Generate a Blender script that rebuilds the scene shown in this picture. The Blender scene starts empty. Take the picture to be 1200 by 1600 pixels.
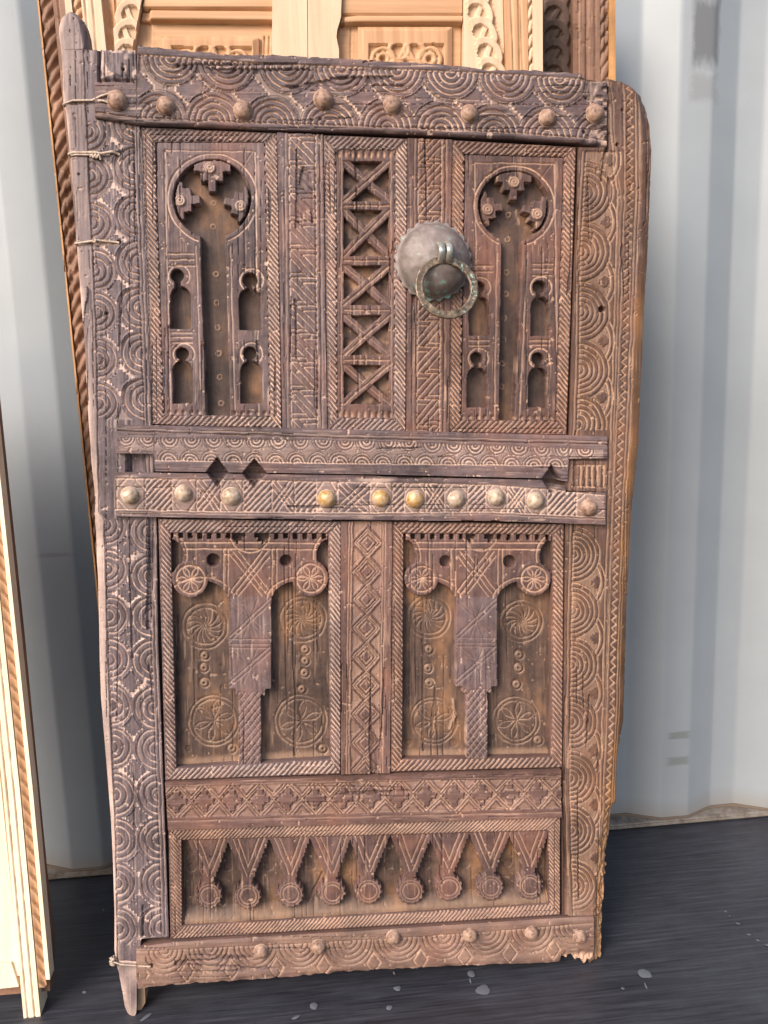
import bpy, bmesh, math, random
import numpy as np
from mathutils import Matrix, Vector

random.seed(7)
rng = np.random.default_rng(11)
SC = bpy.context.scene
COL = SC.collection

# ------------------------------------------------------------------ camera
F_PX, W_PX, H_PX = 1300.0, 1200.0, 1600.0        # focal length and picture size in photo pixels
PITCH, ROLL, CAM_H = math.radians(10), math.radians(-1.8), 1.2
CAM = np.array([0, 0, CAM_H])
FW = np.array([0, math.cos(PITCH), -math.sin(PITCH)])
RT0 = np.array([1.0, 0, 0]); UP0 = np.cross(RT0, FW)
RT = math.cos(ROLL) * RT0 + math.sin(ROLL) * UP0
UP = np.cross(RT, FW)
cam_data = bpy.data.cameras.new('camera')
cam = bpy.data.objects.new('camera', cam_data); COL.objects.link(cam)
cam_data.sensor_fit = 'VERTICAL'; cam_data.sensor_height = 36
cam_data.lens = 36 * F_PX / H_PX
cam_data.clip_start = 0.05; cam_data.clip_end = 100
M = Matrix.Identity(4)
for i in range(3):
    M[i][0] = RT[i]; M[i][1] = UP[i]; M[i][2] = -FW[i]; M[i][3] = CAM[i]
cam.matrix_world = M
SC.camera = cam

# ------------------------------------------------------------------ sky, sun, exposure
SUN_FROM = Vector((-0.50, -0.70, 0.56)).normalized()      # direction towards the light
world = bpy.data.worlds.new('World'); SC.world = world; world.use_nodes = True
wn = world.node_tree; bg = wn.nodes['Background']
sky = wn.nodes.new('ShaderNodeTexSky'); sky.sky_type = 'NISHITA'; sky.sun_disc = False
sky.sun_elevation = math.asin(SUN_FROM.z)
sky.sun_rotation = math.atan2(SUN_FROM.x, SUN_FROM.y)
sky.air_density = 1.0; sky.dust_density = 2.5
wn.links.new(sky.outputs[0], bg.inputs[0]); bg.inputs[1].default_value = 0.13
sl = bpy.data.lights.new('sun', 'SUN'); sl.energy = 2.0; sl.angle = math.radians(30); sl.color = (1.0, 0.93, 0.87)
sun = bpy.data.objects.new('sun', sl); COL.objects.link(sun)
sun.rotation_euler = SUN_FROM.to_track_quat('Z', 'Y').to_euler()
SC.view_settings.view_transform = 'Standard'; SC.view_settings.look = 'None'
SC.view_settings.gamma = 1; SC.view_settings.exposure = 1.0

# ------------------------------------------------------------------ geometry of planes in the place
def ray(x, y):
    x = np.asarray(x, float)[..., None]; y = np.asarray(y, float)[..., None]
    return FW + (x - 600) / F_PX * RT - (y - 800) / F_PX * UP
def floor_pt(x, y):
    d = ray(x, y); return CAM + d * (-CAM[2] / d[2])
class Plane:
    """a leaning plane: o on it, u to the right, v up, n towards the viewer"""
    def __init__(s, o, yaw, lean):
        yaw, lean = math.radians(yaw), math.radians(lean)
        s.o = np.array(o, float)
        s.u = np.array([math.cos(yaw), math.sin(yaw), 0.0])
        back = np.array([-math.sin(yaw), math.cos(yaw), 0.0])
        s.v = np.array([0, 0, math.cos(lean)]) + back * math.sin(lean)
        s.n = np.cross(s.u, s.v)
        s.back = back
    def uv(s, x, y, h=0.0):
        d = ray(x, y); o = s.o + s.n * h
        t = ((o - CAM) @ s.n) / (d @ s.n)
        q = CAM + t[..., None] * d - o
        return q @ s.u, q @ s.v
    def empty(s, name, label, cat):
        e = bpy.data.objects.new(name, None); COL.objects.link(e); e.empty_display_size = .1
        m = Matrix.Identity(4)
        for i in range(3):
            m[i][0] = s.u[i]; m[i][1] = s.v[i]; m[i][2] = s.n[i]; m[i][3] = s.o[i]
        e.matrix_world = m; e['label'] = label; e['category'] = cat; e['kind'] = 'thing'
        return e
a_, b_ = floor_pt(205, 1588), floor_pt(940, 1506)
DOOR_YAW = math.degrees(math.atan2(b_[1] - a_[1], b_[0] - a_[0]))
P_DOOR = Plane(a_, DOOR_YAW, 3.0)
P_PALE = Plane(a_ + P_DOOR.back * 0.125, DOOR_YAW, 3.2)
P_BROWN = Plane(a_ + P_DOOR.back * 0.215, DOOR_YAW, 3.2)
P_SIDE = Plane(floor_pt(60, 1585), DOOR_YAW + 1, 3.0)
K = 0.00122                                               # metres per photo pixel at the old door

# ------------------------------------------------------------------ noise and small maths
TAB = rng.random((256, 256))
def vn(x, y, s=0):
    x = np.asarray(x, float) + s * 37.3; y = np.asarray(y, float) + s * 17.7
    xi = np.floor(x).astype(int); yi = np.floor(y).astype(int)
    fx = x - xi; fy = y - yi
    fx = fx * fx * (3 - 2 * fx); fy = fy * fy * (3 - 2 * fy)
    a = TAB[xi & 255, yi & 255]; b = TAB[(xi + 1) & 255, yi & 255]
    c = TAB[xi & 255, (yi + 1) & 255]; d = TAB[(xi + 1) & 255, (yi + 1) & 255]
    return (a + (b - a) * fx) * (1 - fy) + (c + (d - c) * fx) * fy
def fbm(x, y, s=0, n=3):
    r = 0; am = 0.5
    for k in range(n):
        r = r + am * vn(x, y, s + 5 * k); x = x * 2.03; y = y * 2.03; am *= .5
    return r
def sm(x):
    x = np.clip(x, 0, 1); return x * x * (3 - 2 * x)
def ins(sdf, soft=0.9):
    return sm(0.5 - sdf / (2 * soft))
def poly(pts):
    p = sorted((float(b), float(a)) for a, b in pts)      # (x, y) -> x as function of y
    ys = np.array([q[0] for q in p]); xs = np.array([q[1] for q in p])
    return lambda v: np.interp(v, ys, xs)
def polyh(pts):
    p = sorted((float(a), float(b)) for a, b in pts)
    xs = np.array([q[0] for q in p]); ys = np.array([q[1] for q in p])
    return lambda u: np.interp(u, xs, ys)

# ------------------------------------------------------------------ materials
def nodes(name):
    m = bpy.data.materials.new(name); m.use_nodes = True
    nt = m.node_tree; b = nt.nodes['Principled BSDF']
    def N(t, **kw):
        n = nt.nodes.new(t)
        for k, v in kw.items():
            if k.startswith('i_'): n.inputs[k[2:]].default_value = v
            else: setattr(n, k, v)
        return n
    return m, nt, b, N, nt.links.new
def ramp(n, stops):
    r = n.color_ramp
    while len(r.elements) < len(stops): r.elements.new(0.5)
    for e, (p, c) in zip(r.elements, stops):
        e.position = p; e.color = (c + (1,)) if len(c) == 3 else c
def mixc(N, L, fac, a, b, blend='MIX'):
    m = N('ShaderNodeMix', data_type='RGBA', blend_type=blend)
    if isinstance(fac, (int, float)): m.inputs[0].default_value = fac
    else: L(fac, m.inputs[0])
    for s, i in ((a, 6), (b, 7)):
        if isinstance(s, tuple): m.inputs[i].default_value = s + (1,)
        else: L(s, m.inputs[i])
    return m.outputs[2]
def mathn(N, L, op, a, b=None, clamp=False):
    m = N('ShaderNodeMath', operation=op, use_clamp=clamp)
    for s, i in ((a, 0), (b, 1)):
        if s is None: continue
        if isinstance(s, (int, float)): m.inputs[i].default_value = s
        else: L(s, m.inputs[i])
    return m.outputs[0]

def wood(name, dark, light, dust, axis='y', rough=.62, patch=None, red=None, dustk=1.0, along=7.0, across=170.0, crack=.6, bump=.35, grime=.78):
    m, nt, b, N, L = nodes(name)
    tc = N('ShaderNodeTexCoord')
    mp = N('ShaderNodeMapping')
    mp.inputs['Scale'].default_value = (across, along, across * .4) if axis == 'y' else (along, across, across * .4)
    L(tc.outputs['Object'], mp.inputs['Vector'])
    g = N('ShaderNodeTexNoise', i_Scale=1.0, i_Detail=6.0, i_Roughness=.62); L(mp.outputs[0], g.inputs['Vector'])
    cr = N('ShaderNodeValToRGB'); ramp(cr, [(.30, dark), (.72, light)]); L(g.outputs['Fac'], cr.inputs[0])
    c = cr.outputs[0]
    p = N('ShaderNodeTexNoise', i_Scale=9.0, i_Detail=5.0, i_Roughness=.6); L(tc.outputs['Object'], p.inputs['Vector'])
    if red:
        mr = N('ShaderNodeMapRange'); mr.inputs[1].default_value = .46; mr.inputs[2].default_value = .66
        L(p.outputs['Fac'], mr.inputs[0])
        c = mixc(N, L, mathn(N, L, 'MULTIPLY', mr.outputs[0], .75), c, red)
    if patch:
        q = N('ShaderNodeTexNoise', i_Scale=13.0, i_Detail=4.0, i_Roughness=.55)
        mq = N('ShaderNodeMapping'); mq.inputs['Location'].default_value = (3.3, 1.7, 0); mq.inputs['Scale'].default_value = (1.3, .7, 1)
        L(tc.outputs['Object'], mq.inputs['Vector']); L(mq.outputs[0], q.inputs['Vector'])
        mr2 = N('ShaderNodeMapRange'); mr2.inputs[1].default_value = .50; mr2.inputs[2].default_value = .66
        L(q.outputs['Fac'], mr2.inputs[0])
        c = mixc(N, L, mathn(N, L, 'MULTIPLY', mr2.outputs[0], .8), c, patch)
    gm = N('ShaderNodeTexNoise', i_Scale=5.5, i_Detail=7.0, i_Roughness=.68); L(tc.outputs['Object'], gm.inputs['Vector'])
    gr_ = N('ShaderNodeMapRange'); gr_.inputs[1].default_value = .36; gr_.inputs[2].default_value = .56; gr_.inputs[3].default_value = grime; gr_.inputs[4].default_value = 0.0
    L(gm.outputs['Fac'], gr_.inputs[0])
    c = mixc(N, L, gr_.outputs[0], c, tuple(x * .55 for x in dark))
    # fine dark checks along the grain
    mp2 = N('ShaderNodeMapping')
    s2 = (across * .8, along * .55, across * .4) if axis == 'y' else (along * .55, across * .8, across * .4)
    mp2.inputs['Scale'].default_value = s2; mp2.inputs['Location'].default_value = (5, 9, 2)
    L(tc.outputs['Object'], mp2.inputs['Vector'])
    k = N('ShaderNodeTexNoise', i_Scale=1.0, i_Detail=2.0); L(mp2.outputs[0], k.inputs['Vector'])
    mk = N('ShaderNodeMapRange'); mk.inputs[1].default_value = .70; mk.inputs[2].default_value = .78
    L(k.outputs['Fac'], mk.inputs[0])
    c = mixc(N, L, mathn(N, L, 'MULTIPLY', mk.outputs[0], crack), c, tuple(x * .35 for x in dark))
    # pale dust and bare wood left in the cuts; painted shade on pale doors
    at = N('ShaderNodeAttribute', attribute_name='dust')
    dn = N('ShaderNodeTexNoise', i_Scale=110.0, i_Detail=4.0, i_Roughness=.7); L(tc.outputs['Object'], dn.inputs['Vector'])
    dm = N('ShaderNodeMapRange'); dm.inputs[1].default_value = .28; dm.inputs[2].default_value = .58; dm.inputs[3].default_value = .68
    L(dn.outputs['Fac'], dm.inputs[0])
    dd = mathn(N, L, 'MULTIPLY', at.outputs['Fac'], dm.outputs[0])
    dd = mathn(N, L, 'MULTIPLY', dd, dustk, True)
    film = N('ShaderNodeMapRange'); film.inputs[1].default_value = .42; film.inputs[2].default_value = .8; film.inputs[4].default_value = .13
    p3 = N('ShaderNodeTexNoise', i_Scale=60.0, i_Detail=7.0, i_Roughness=.7); L(tc.outputs['Object'], p3.inputs['Vector'])
    L(p3.outputs['Fac'], film.inputs[0])
    dd = mathn(N, L, 'MAXIMUM', dd, film.outputs[0])
    c = mixc(N, L, dd, c, dust)
    L(c, b.inputs['Base Color'])
    b.inputs['Roughness'].default_value = rough
    b.inputs['Specular IOR Level'].default_value = .35
    bp = N('ShaderNodeBump'); bp.inputs['Strength'].default_value = bump; bp.inputs['Distance'].default_value = .0012
    L(g.outputs['Fac'], bp.inputs['Height']); L(bp.outputs[0], b.inputs['Normal'])
    return m

DK, LT = (.052, .027, .025), (.150, .085, .076)
DUST = (.56, .345, .235)
W_V = wood('old_wood_vertical', DK, LT, DUST, 'y', red=(.17, .070, .045))
W_H = wood('old_wood_horizontal', DK, LT, DUST, 'x', red=(.16, .068, .045))
W_GREY = wood('old_wood_grey', (.060, .042, .046), (.165, .120, .127), (.68, .48, .39), 'y')  # cooler, lighter wood tone, mostly for the left of the door
W_GREYH = wood('old_wood_grey_horizontal', (.056, .036, .039), (.155, .108, .112), (.66, .455, .35), 'x', red=(.17, .085, .07))
W_GV = wood('old_wood_grey_panel', (.058, .036, .038), (.165, .110, .110), (.66, .455, .35), 'y', red=(.18, .085, .068))
W_RED = wood('old_wood_reddish', (.085, .042, .036), (.175, .096, .082), DUST, 'y', red=(.19, .085, .055))
W_REDH = wood('old_wood_reddish_horizontal', (.085, .042, .036), (.175, .096, .082), DUST, 'x', red=(.19, .085, .055))
W_EDGE = wood('old_wood_brown', (.060, .031, .024), (.150, .080, .060), (.46, .285, .185), 'y', red=(.17, .072, .038))
W_WANE = wood('waney_edge_wood', (.10, .047, .025), (.22, .108, .055), (.40, .25, .15), 'y', red=(.30, .135, .045))
W_BACK = wood('old_wood_shaded_recess', (.045, .026, .022), (.125, .073, .052), (.38, .235, .155), 'y', patch=(.24, .118, .056), grime=.8)  # ochre-patched boards, base darkened to deepen the shade in the recesses
W_BARE = wood('bare_wood', (.30, .175, .10), (.55, .36, .23), (.6, .42, .3), 'y', crack=.4)
PALE = wood('pale_wood', (.40, .205, .100), (.57, .335, .185), (.42, .23, .11), 'y', rough=.6, along=3, across=70, crack=.25, bump=.2, grime=.0)  # pale doors: last colour darkens their cuts, shade painted into the carving
PALE_H = wood('pale_wood_horizontal', (.40, .205, .100), (.57, .335, .185), (.42, .23, .11), 'x', rough=.6, along=3, across=70, crack=.25, bump=.2, grime=.0)
PALE_L = wood('pale_wood_light', (.53, .35, .225), (.68, .495, .34), (.45, .25, .12), 'y', rough=.6, along=3, across=70, crack=.2, bump=.2, grime=.0)
PALE_W = wood('pale_wood_overexposed', (.74, .57, .38), (.88, .75, .56), (.45, .22, .09), 'y', rough=.6, along=3, across=70, crack=.2, bump=.2, grime=.0)  # near-white copy: overexposed light on the side door put into the colour
BROWN = wood('brown_wood', (.17, .085, .052), (.31, .165, .105), (.42, .25, .15), 'y', rough=.6, along=4, across=90)
BROWN_D = wood('brown_wood_dark', (.07, .038, .026), (.12, .068, .044), (.17, .10, .06), 'y', rough=.65, along=4, across=90)
ORANGE = wood('orange_wood', (.42, .20, .07), (.60, .31, .12), (.5, .3, .15), 'y', rough=.55, along=4, across=90)

def metal(name, cols, rough=.45, metallic=.6, scale=60, green=None, dustc=None):
    m, nt, b, N, L = nodes(name)
    tc = N('ShaderNodeTexCoord')
    n = N('ShaderNodeTexNoise', i_Scale=float(scale), i_Detail=6.0, i_Roughness=.65); L(tc.outputs['Object'], n.inputs['Vector'])
    cr = N('ShaderNodeValToRGB'); ramp(cr, cols); L(n.outputs['Fac'], cr.inputs[0]); c = cr.outputs[0]
    met = metallic
    if green:
        at = N('ShaderNodeAttribute', attribute_name='dust')
        n2 = N('ShaderNodeTexNoise', i_Scale=float(scale) * 2.2, i_Detail=5.0); L(tc.outputs['Object'], n2.inputs['Vector'])
        s = mathn(N, L, 'ADD', n2.outputs['Fac'], mathn(N, L, 'MULTIPLY', at.outputs['Fac'], .16))
        mr = N('ShaderNodeMapRange'); mr.inputs[1].default_value = .64; mr.inputs[2].default_value = .76
        L(s, mr.inputs[0]); c = mixc(N, L, mr.outputs[0], c, green)
        L(mathn(N, L, 'MULTIPLY', mathn(N, L, 'SUBTRACT', 1.0, mr.outputs[0]), metallic), b.inputs['Metallic'])
    else:
        b.inputs['Metallic'].default_value = metallic
    L(c, b.inputs['Base Color']); b.inputs['Roughness'].default_value = rough
    bp = N('ShaderNodeBump'); bp.inputs['Strength'].default_value = .4; bp.inputs['Distance'].default_value = .001
    L(n.outputs['Fac'], bp.inputs['Height']); L(bp.outputs[0], b.inputs['Normal'])
    return m
M_STUD = metal('dusty_iron', [(.34, (.09, .045, .03)), (.45, (.25, .145, .10)), (.60, (.38, .245, .175)), (.72, (.50, .36, .28))], .6, .05, 70)
M_BRASS = metal('old_brass', [(.34, (.10, .05, .03)), (.40, (.45, .24, .075)), (.50, (.50, .31, .14)), (.60, (.54, .40, .31))], .45, .25, 60)
M_PLATE = metal('knocker_metal', [(.25, (.09, .065, .055)), (.5, (.19, .148, .132)), (.8, (.30, .25, .225))], .55, .12, 38, green=(.20, .33, .27))
M_RING = metal('ring_metal', [(.32, (.04, .027, .02)), (.5, (.14, .098, .065)), (.72, (.32, .24, .16))], .45, .4, 85, green=(.30, .44, .38))
M_STAPLE = metal('staple_metal', [(.3, (.28, .26, .22)), (.6, (.55, .53, .46))], .35, .6, 90, green=(.16, .40, .42))
M_WIRE = metal('tie_wire', [(.3, (.25, .17, .12)), (.7, (.55, .43, .34))], .6, .2, 200)

# ------------------------------------------------------------------ mesh helpers
def link(name, me, mat, parent, smooth=False):
    o = bpy.data.objects.new(name, me); COL.objects.link(o)
    if parent is not None: o.parent = parent
    if mat: me.materials.append(mat)
    if smooth: me.polygons.foreach_set('use_smooth', np.ones(len(me.polygons), bool))
    return o
def mesh_np(name, V, Q, dust=None, smooth=None):
    me = bpy.data.meshes.new(name)
    V = np.asarray(V, np.float32); Q = np.asarray(Q, np.int32)
    me.vertices.add(len(V)); me.vertices.foreach_set('co', V.ravel())
    me.loops.add(Q.size); me.loops.foreach_set('vertex_index', Q.ravel())
    me.polygons.add(len(Q))
    me.polygons.foreach_set('loop_start', np.arange(0, Q.size, 4, dtype=np.int32))
    if smooth is not None: me.polygons.foreach_set('use_smooth', smooth)
    me.update(calc_edges=True)
    if dust is not None:
        at = me.attributes.new('dust', 'FLOAT', 'POINT'); at.data.foreach_set('value', np.asarray(dust, np.float32))
    return me

class Carve:
    """height (px) and dust over a grid of photo-pixel positions"""
    def __init__(s, PX, PY, wob=.7, seed=0):
        s.PX, s.PY = PX, PY
        s.x = PX + wob * 2 * (vn(PX / 15, PY / 15, 1 + seed) - .5) + wob * .8 * (vn(PX / 5, PY / 5, 2 + seed) - .5)
        s.y = PY + wob * 2 * (vn(PX / 15, PY / 15, 3 + seed) - .5) + wob * .8 * (vn(PX / 5, PY / 5, 4 + seed) - .5)
        s.H = np.zeros_like(PX); s.D = np.zeros_like(PX); s.seg = None
        # every cut differs a little in depth
        s.dep = .55 + .9 * vn(PX / 13, PY / 13, 9 + seed)
    def g(s, d, w, dep, dust=.85, mask=None):
        q = np.clip(1.12 - d / w, 0, 1) * dep * 1.4 * s.dep
        e = np.clip(1.45 - 1.3 * d / w, 0, 1) * dust * np.clip(.45 + .55 * s.dep, 0, 1.1)
        if mask is not None: q = q * mask; e = e * mask
        s.H -= q; s.D = np.maximum(s.D, e)
    def seg_d(s, x0, y0, x1, y1):
        dx, dy = x1 - x0, y1 - y0; l2 = dx * dx + dy * dy + 1e-9
        t = np.clip(((s.x - x0) * dx + (s.y - y0) * dy) / l2, 0, 1)
        return np.hypot(s.x - x0 - t * dx, s.y - y0 - t * dy)
    def line(s, x0, y0, x1, y1, w=1.6, dep=1.8, dust=.9, mask=None): s.g(s.seg_d(x0, y0, x1, y1), w, dep, dust, mask)
    def lines(s, pts, **k):
        for a, b in zip(pts, pts[1:]): s.line(*a, *b, **k)
    def ring(s, cx, cy, r, w=1.6, dep=1.8, dust=.9, mask=None): s.g(np.abs(np.hypot(s.x - cx, s.y - cy) - r), w, dep, dust, mask)
    def pit(s, cx, cy, r, dep, dust=.0, soft=1.0):
        k = ins(np.hypot(s.PX - cx, s.PY - cy) - r, soft); s.H -= dep * k; s.D = np.maximum(s.D * (1 - k), dust * k)
    def dot(s, cx, cy, r=8.6):
        s.ring(cx, cy, r * .88, 1.8, 2.2, .95); s.H += 1.2 * ins(np.hypot(s.x - cx, s.y - cy) - r * .6, 1.2)
        s.D = np.maximum(s.D, .42 * ins(np.hypot(s.x - cx, s.y - cy) - r)); s.pit(cx, cy, 1.7, 3)
    def wear(s, axis='y', amt=1.0):
        a, c = (s.PY, s.PX) if axis == 'y' else (s.PX, s.PY)
        s.H += amt * (1.1 * (fbm(s.PX / 40, s.PY / 40, 21) - .45) + .55 * (vn(a / 55, c / 2.3, 23) - .5) + .2 * (vn(s.PX / 3, s.PY / 3, 29) - .5))
        ck = (np.abs(vn(c / 9 + .12 * vn(a / 25, c / 9, 43), a / 700, 47) - .5) < .035) & (vn(a / 95, c / 26, 49) > .56)
        s.H -= amt * 3.0 * ck; s.D = s.D * (1 - .8 * ck)
        chip = sm((fbm(s.PX / 6.5, s.PY / 6.5, 51) - .665) / .04); s.H -= amt * 1.8 * chip; s.D = np.maximum(s.D, .6 * chip)
        s.D = np.maximum(s.D, .55 * sm((vn(a / 45, c / 1.9, 31) - .80) / .12) * vn(s.PX / 30, s.PY / 30, 33))
        s.D = np.maximum(s.D, .30 * sm((fbm(a / 60, c / 5, 35) - .60) / .14))
        s.D *= .62 + .6 * vn(s.PX / 33, s.PY / 33, 37)

def relief(name, parent, mat, plane, C, base=0.0, thick=34.0, segs=None, main=0, k=K):
    """a carved board as a real solid: carved front + sides going back"""
    H = C.H + base
    nv, nu = H.shape
    u, v = plane.uv(C.PX, C.PY)
    V = np.stack([u, v, H * k], -1).reshape(-1, 3); D = C.D.ravel()
    idx = np.arange(nv * nu).reshape(nv, nu)
    Q = np.stack([idx[:-1, :-1], idx[1:, :-1], idx[1:, 1:], idx[:-1, 1:]], -1).reshape(-1, 4)
    border = np.concatenate([idx[0, :-1], idx[:-1, -1], idx[-1, :0:-1], idx[:0:-1, 0]])
    Bf = V[border].copy(); Bb = Bf.copy(); Bb[:, 2] = (base - thick) * k
    def emit(nm, q, par, mt, with_skirt):
        used, inv = np.unique(q, return_inverse=True)
        q2 = inv.reshape(q.shape); VV = V[used]; DD = D[used]
        sm_ = np.ones(len(q2), bool)
        if with_skirt:
            n0 = len(VV); nb = len(Bf); i = np.arange(nb); j = (i + 1) % nb
            VV = np.concatenate([VV, Bf, Bb]); DD = np.concatenate([DD, .12 + 0 * border, .05 + 0 * border])
            sk = np.stack([n0 + i, n0 + j, n0 + nb + j, n0 + nb + i], -1)
            q2 = np.concatenate([q2, sk]); sm_ = np.concatenate([sm_, np.zeros(nb, bool)])
        return link(nm, mesh_np(nm, VV, q2, DD, sm_), mt, par)
    if segs is None:
        return emit(name, Q, parent, mat, True)
    fs = C.seg.reshape(-1)[Q].max(1)
    root = emit(name, Q[fs == main], parent, mat, True)
    for key, (nm, mt) in segs.items():
        if key == main: continue
        q = Q[fs == key]
        if len(q): emit(nm, q, root, mt, False)
    return root

RES = 1.15
def grid_v(xl, xr, y0, y1, res=RES, wob=.7, seed=0, shrink=.5):
    """upright board: xl(y), xr(y) edges"""
    ys = np.linspace(y0, y1, max(2, int(abs(y1 - y0) / res)))
    wmax = np.max(xr(ys) - xl(ys)); n = max(4, int(wmax / res))
    S, Y = np.meshgrid(np.linspace(0, 1, n), ys)
    X = xl(Y) + shrink + (xr(Y) - xl(Y) - 2 * shrink) * S
    return Carve(X, Y, wob, seed)
def grid_h(yt, yb, x0, x1, res=RES, wob=.7, seed=0, shrink=.5):
    xs = np.linspace(x0, x1, max(2, int(abs(x1 - x0) / res)))
    hmax = np.max(yb(xs) - yt(xs)); n = max(4, int(hmax / res))
    X, T = np.meshgrid(xs, np.linspace(0, 1, n))
    Y = yt(X) + shrink + (yb(X) - yt(X) - 2 * shrink) * T
    return Carve(X, Y, wob, seed)
def grid_q(tl, tr, br, bl, res=RES, wob=.7, seed=0):
    tl, tr, br, bl = map(np.array, (tl, tr, br, bl))
    w = max(np.hypot(*(tr - tl)), np.hypot(*(br - bl))); h = max(np.hypot(*(bl - tl)), np.hypot(*(br - tr)))
    S, T = np.meshgrid(np.linspace(0, 1, max(4, int(w / res))), np.linspace(0, 1, max(4, int(h / res))))
    S_, T_ = S[..., None], T[..., None]
    P = (tl * (1 - S_) + tr * S_) * (1 - T_) + (bl * (1 - S_) + br * S_) * T_
    c = Carve(P[..., 0], P[..., 1], wob, seed); c.S, c.T = S, T
    return c

# ------------------------------------------------------------------ carved patterns
def arcs_band(C, a, p, q, ca, cb, R, nr, star=True, width=1.9, dep=2.2, ground=2.0, Ry=None):
    """nested half circles growing from the two edges of a strip; a runs along it, p and q are distances from its edges"""
    best = np.full(a.shape, 9.0); dx = np.zeros_like(a)
    for cs, d in ((ca, p), (cb, q)):
        for c in cs:
            jr = 1 + .09 * (vn(c * .37, 3.1 + len(cs), 57) - .5)
            r = np.hypot((a - c - 3 * (vn(c * .61, 8.7, 58) - .5)), d * (1 + .12 * (vn(c * .23, 5.5, 59) - .5))) / (R * jr)
            m = r < best; best = np.where(m, r, best)
    inside = best < 1.0
    kk = best * nr + .16 * (vn(a / 24, p / 24, 60) - .5) * (best < .95)
    dist = np.abs(kk - np.round(kk)) * R / nr
    soft = ((d >= 0)).astype(float)
    on = inside & (np.round(kk) >= 1)
    C.g(np.where(on, dist, 9), width, dep)
    C.g(np.where(best < .9 / nr, best * R, 9), 1.8, 2.0, .7)
    out = sm((best - 1.0) * R / 2)
    C.H -= ground * out; C.D = np.maximum(C.D, .25 * out)
    if star:
        mid = (p + q) / 2
        cs = sorted(ca)
        cc = [(x + y) / 2 for x, y in zip(cs, cs[1:])]
        cc = [cc[0] - (cs[1] - cs[0])] + cc + [cc[-1] + (cs[-1] - cs[-2])] if cc else []
        cbs = np.array(sorted(cb))
        sh = np.mean([cbs[np.argmin(np.abs(cbs - c))] - c for c in cs]) / 2
        for c in cc:
            da = np.abs(a - c - sh); dp = np.abs((p - q) / 2)
            st = 4.2
            da2 = (np.floor(da / st) + .5) * st; dp2 = (np.floor(dp / st) + .5) * st
            dm = da2 + dp2 * 1.0
            edge_ = (dm >= R * .60) & (dm < R * .60 + 5) & (best > 1.0); C.D = np.where(edge_, .75, C.D)
            k = (dm < R * .60) & (best > .98)
            k = k.astype(float)
            C.H += ground * k * .95; C.D = C.D * (1 - k)
            for sa in (-1, 1):
                for sp in (-1, 1):
                    dd = np.hypot(a - c - sh - sa * R * .36, (p - q) / 2 - sp * R * .36)
                    kk2 = ins(dd - 1.5) * (best > 1.0)
                    C.H -= 2.2 * kk2; C.D = C.D * (1 - kk2)

def hatch(C, along, across, W, pitch=8.6, slope=1.0, dep=1.7, edge=1.0, teeth=True):
    ph = (along + slope * across) / pitch
    d = np.abs(ph - np.round(ph)) * pitch / math.sqrt(1 + slope * slope)
    inner = ((across > 2) & (across < W - 2)).astype(float)
    C.g(d, 1.75, dep, .8, inner)
    C.H += .8 * np.sin(np.clip(across / W, 0, 1) * math.pi) - .8
    C.g(np.abs(across - 1.2), 1.4, 1.2, .3)
    if teeth:
        t = (along / 14.0); dt = np.abs(t - np.round(t)) * 14
        C.g(np.hypot(dt, (W - across - 1.0) * 1.0), 3.2, 3.0, .25)

# ================================================================== THE OLD DOOR
door = P_DOOR.empty('old_door', 'dark weathered door with carved arcs, keyhole panels, studs and a ring knocker', 'door')

# ---- hinge stile with the pivot posts
xL = poly([(107, 12), (101, 16), (96, 22), (92, 30), (90, 40), (89.5, 50), (92, 65), (95, 100), (97, 158), (99.5, 162), (98.5, 166), (101, 172), (106.5, 237), (109, 241), (108, 246), (111, 300), (116, 377), (119, 380), (118, 384), (127, 500), (135, 635), (141, 725), (146, 770), (145, 800), (148, 830), (149, 869), (151, 900), (153, 981), (154, 1040), (156, 1094), (163, 1178), (168, 1240), (172, 1291), (175, 1360), (177, 1431), (177, 1488), (180, 1510), (187, 1540), (193.5, 1578), (198, 1588)])
xR = poly([(109, 12), (116, 15), (121, 20), (130, 30), (134, 45), (136, 60), (139, 77), (219, 78), (219, 187), (222, 230), (232, 470), (238, 665), (244, 810), (247, 1000), (256, 1240), (264, 1464), (221, 1467), (214, 1538), (214, 1575), (213, 1584), (210, 1588)])
xPost = poly([(131, 70), (134, 160), (138, 240), (140, 300), (150, 500), (152, 625), (155, 800), (163, 812), (169, 1037), (174, 1150), (181, 1319), (183, 1490), (186, 1600)])
xRid = poly([(207, 190), (208, 200), (219, 470), (226, 665), (232, 800), (237, 1000), (243, 1170), (249, 1320), (253, 1460)])
C = grid_v(xL, xR, 12.5, 1587.5)
pA, pB = xPost(C.PY), xRid(C.PY)
p, q = C.x - pA, pB - C.x
zone = (p > 0) & (q > 0) & (C.PY > 190) & (C.PY < 1476) & ~((C.PY > 655) & (C.PY < 812))
Z = Carve(C.PX, C.PY); Z.x, Z.y = C.x, C.y
ca = [205, 275, 348, 422, 489, 560, 630, 820, 890, 963, 1030, 1102, 1167, 1243, 1313, 1382, 1452]
cb = [193, 261, 336, 408, 480, 552, 623, 830, 900, 965, 1033, 1107, 1170, 1241, 1313, 1381, 1449]
arcs_band(Z, Z.y, p, q, ca, cb, 35, 3.6, width=1.6, dep=3.0)
C.H += np.where(zone, Z.H, 0); C.D = np.where(zone, Z.D, C.D)
C.g(np.where(C.PY > 75, np.abs(p), 9), 1.5, 2.2, .15)
rid = (C.PY > 187) & (C.PY < 1462)
C.g(np.where(rid, np.abs(q), 9), 1.7, 2.0, .35)
C.g(np.where(rid, np.abs(q + 6), 9), 1.4, 1.6, .5)
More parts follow.
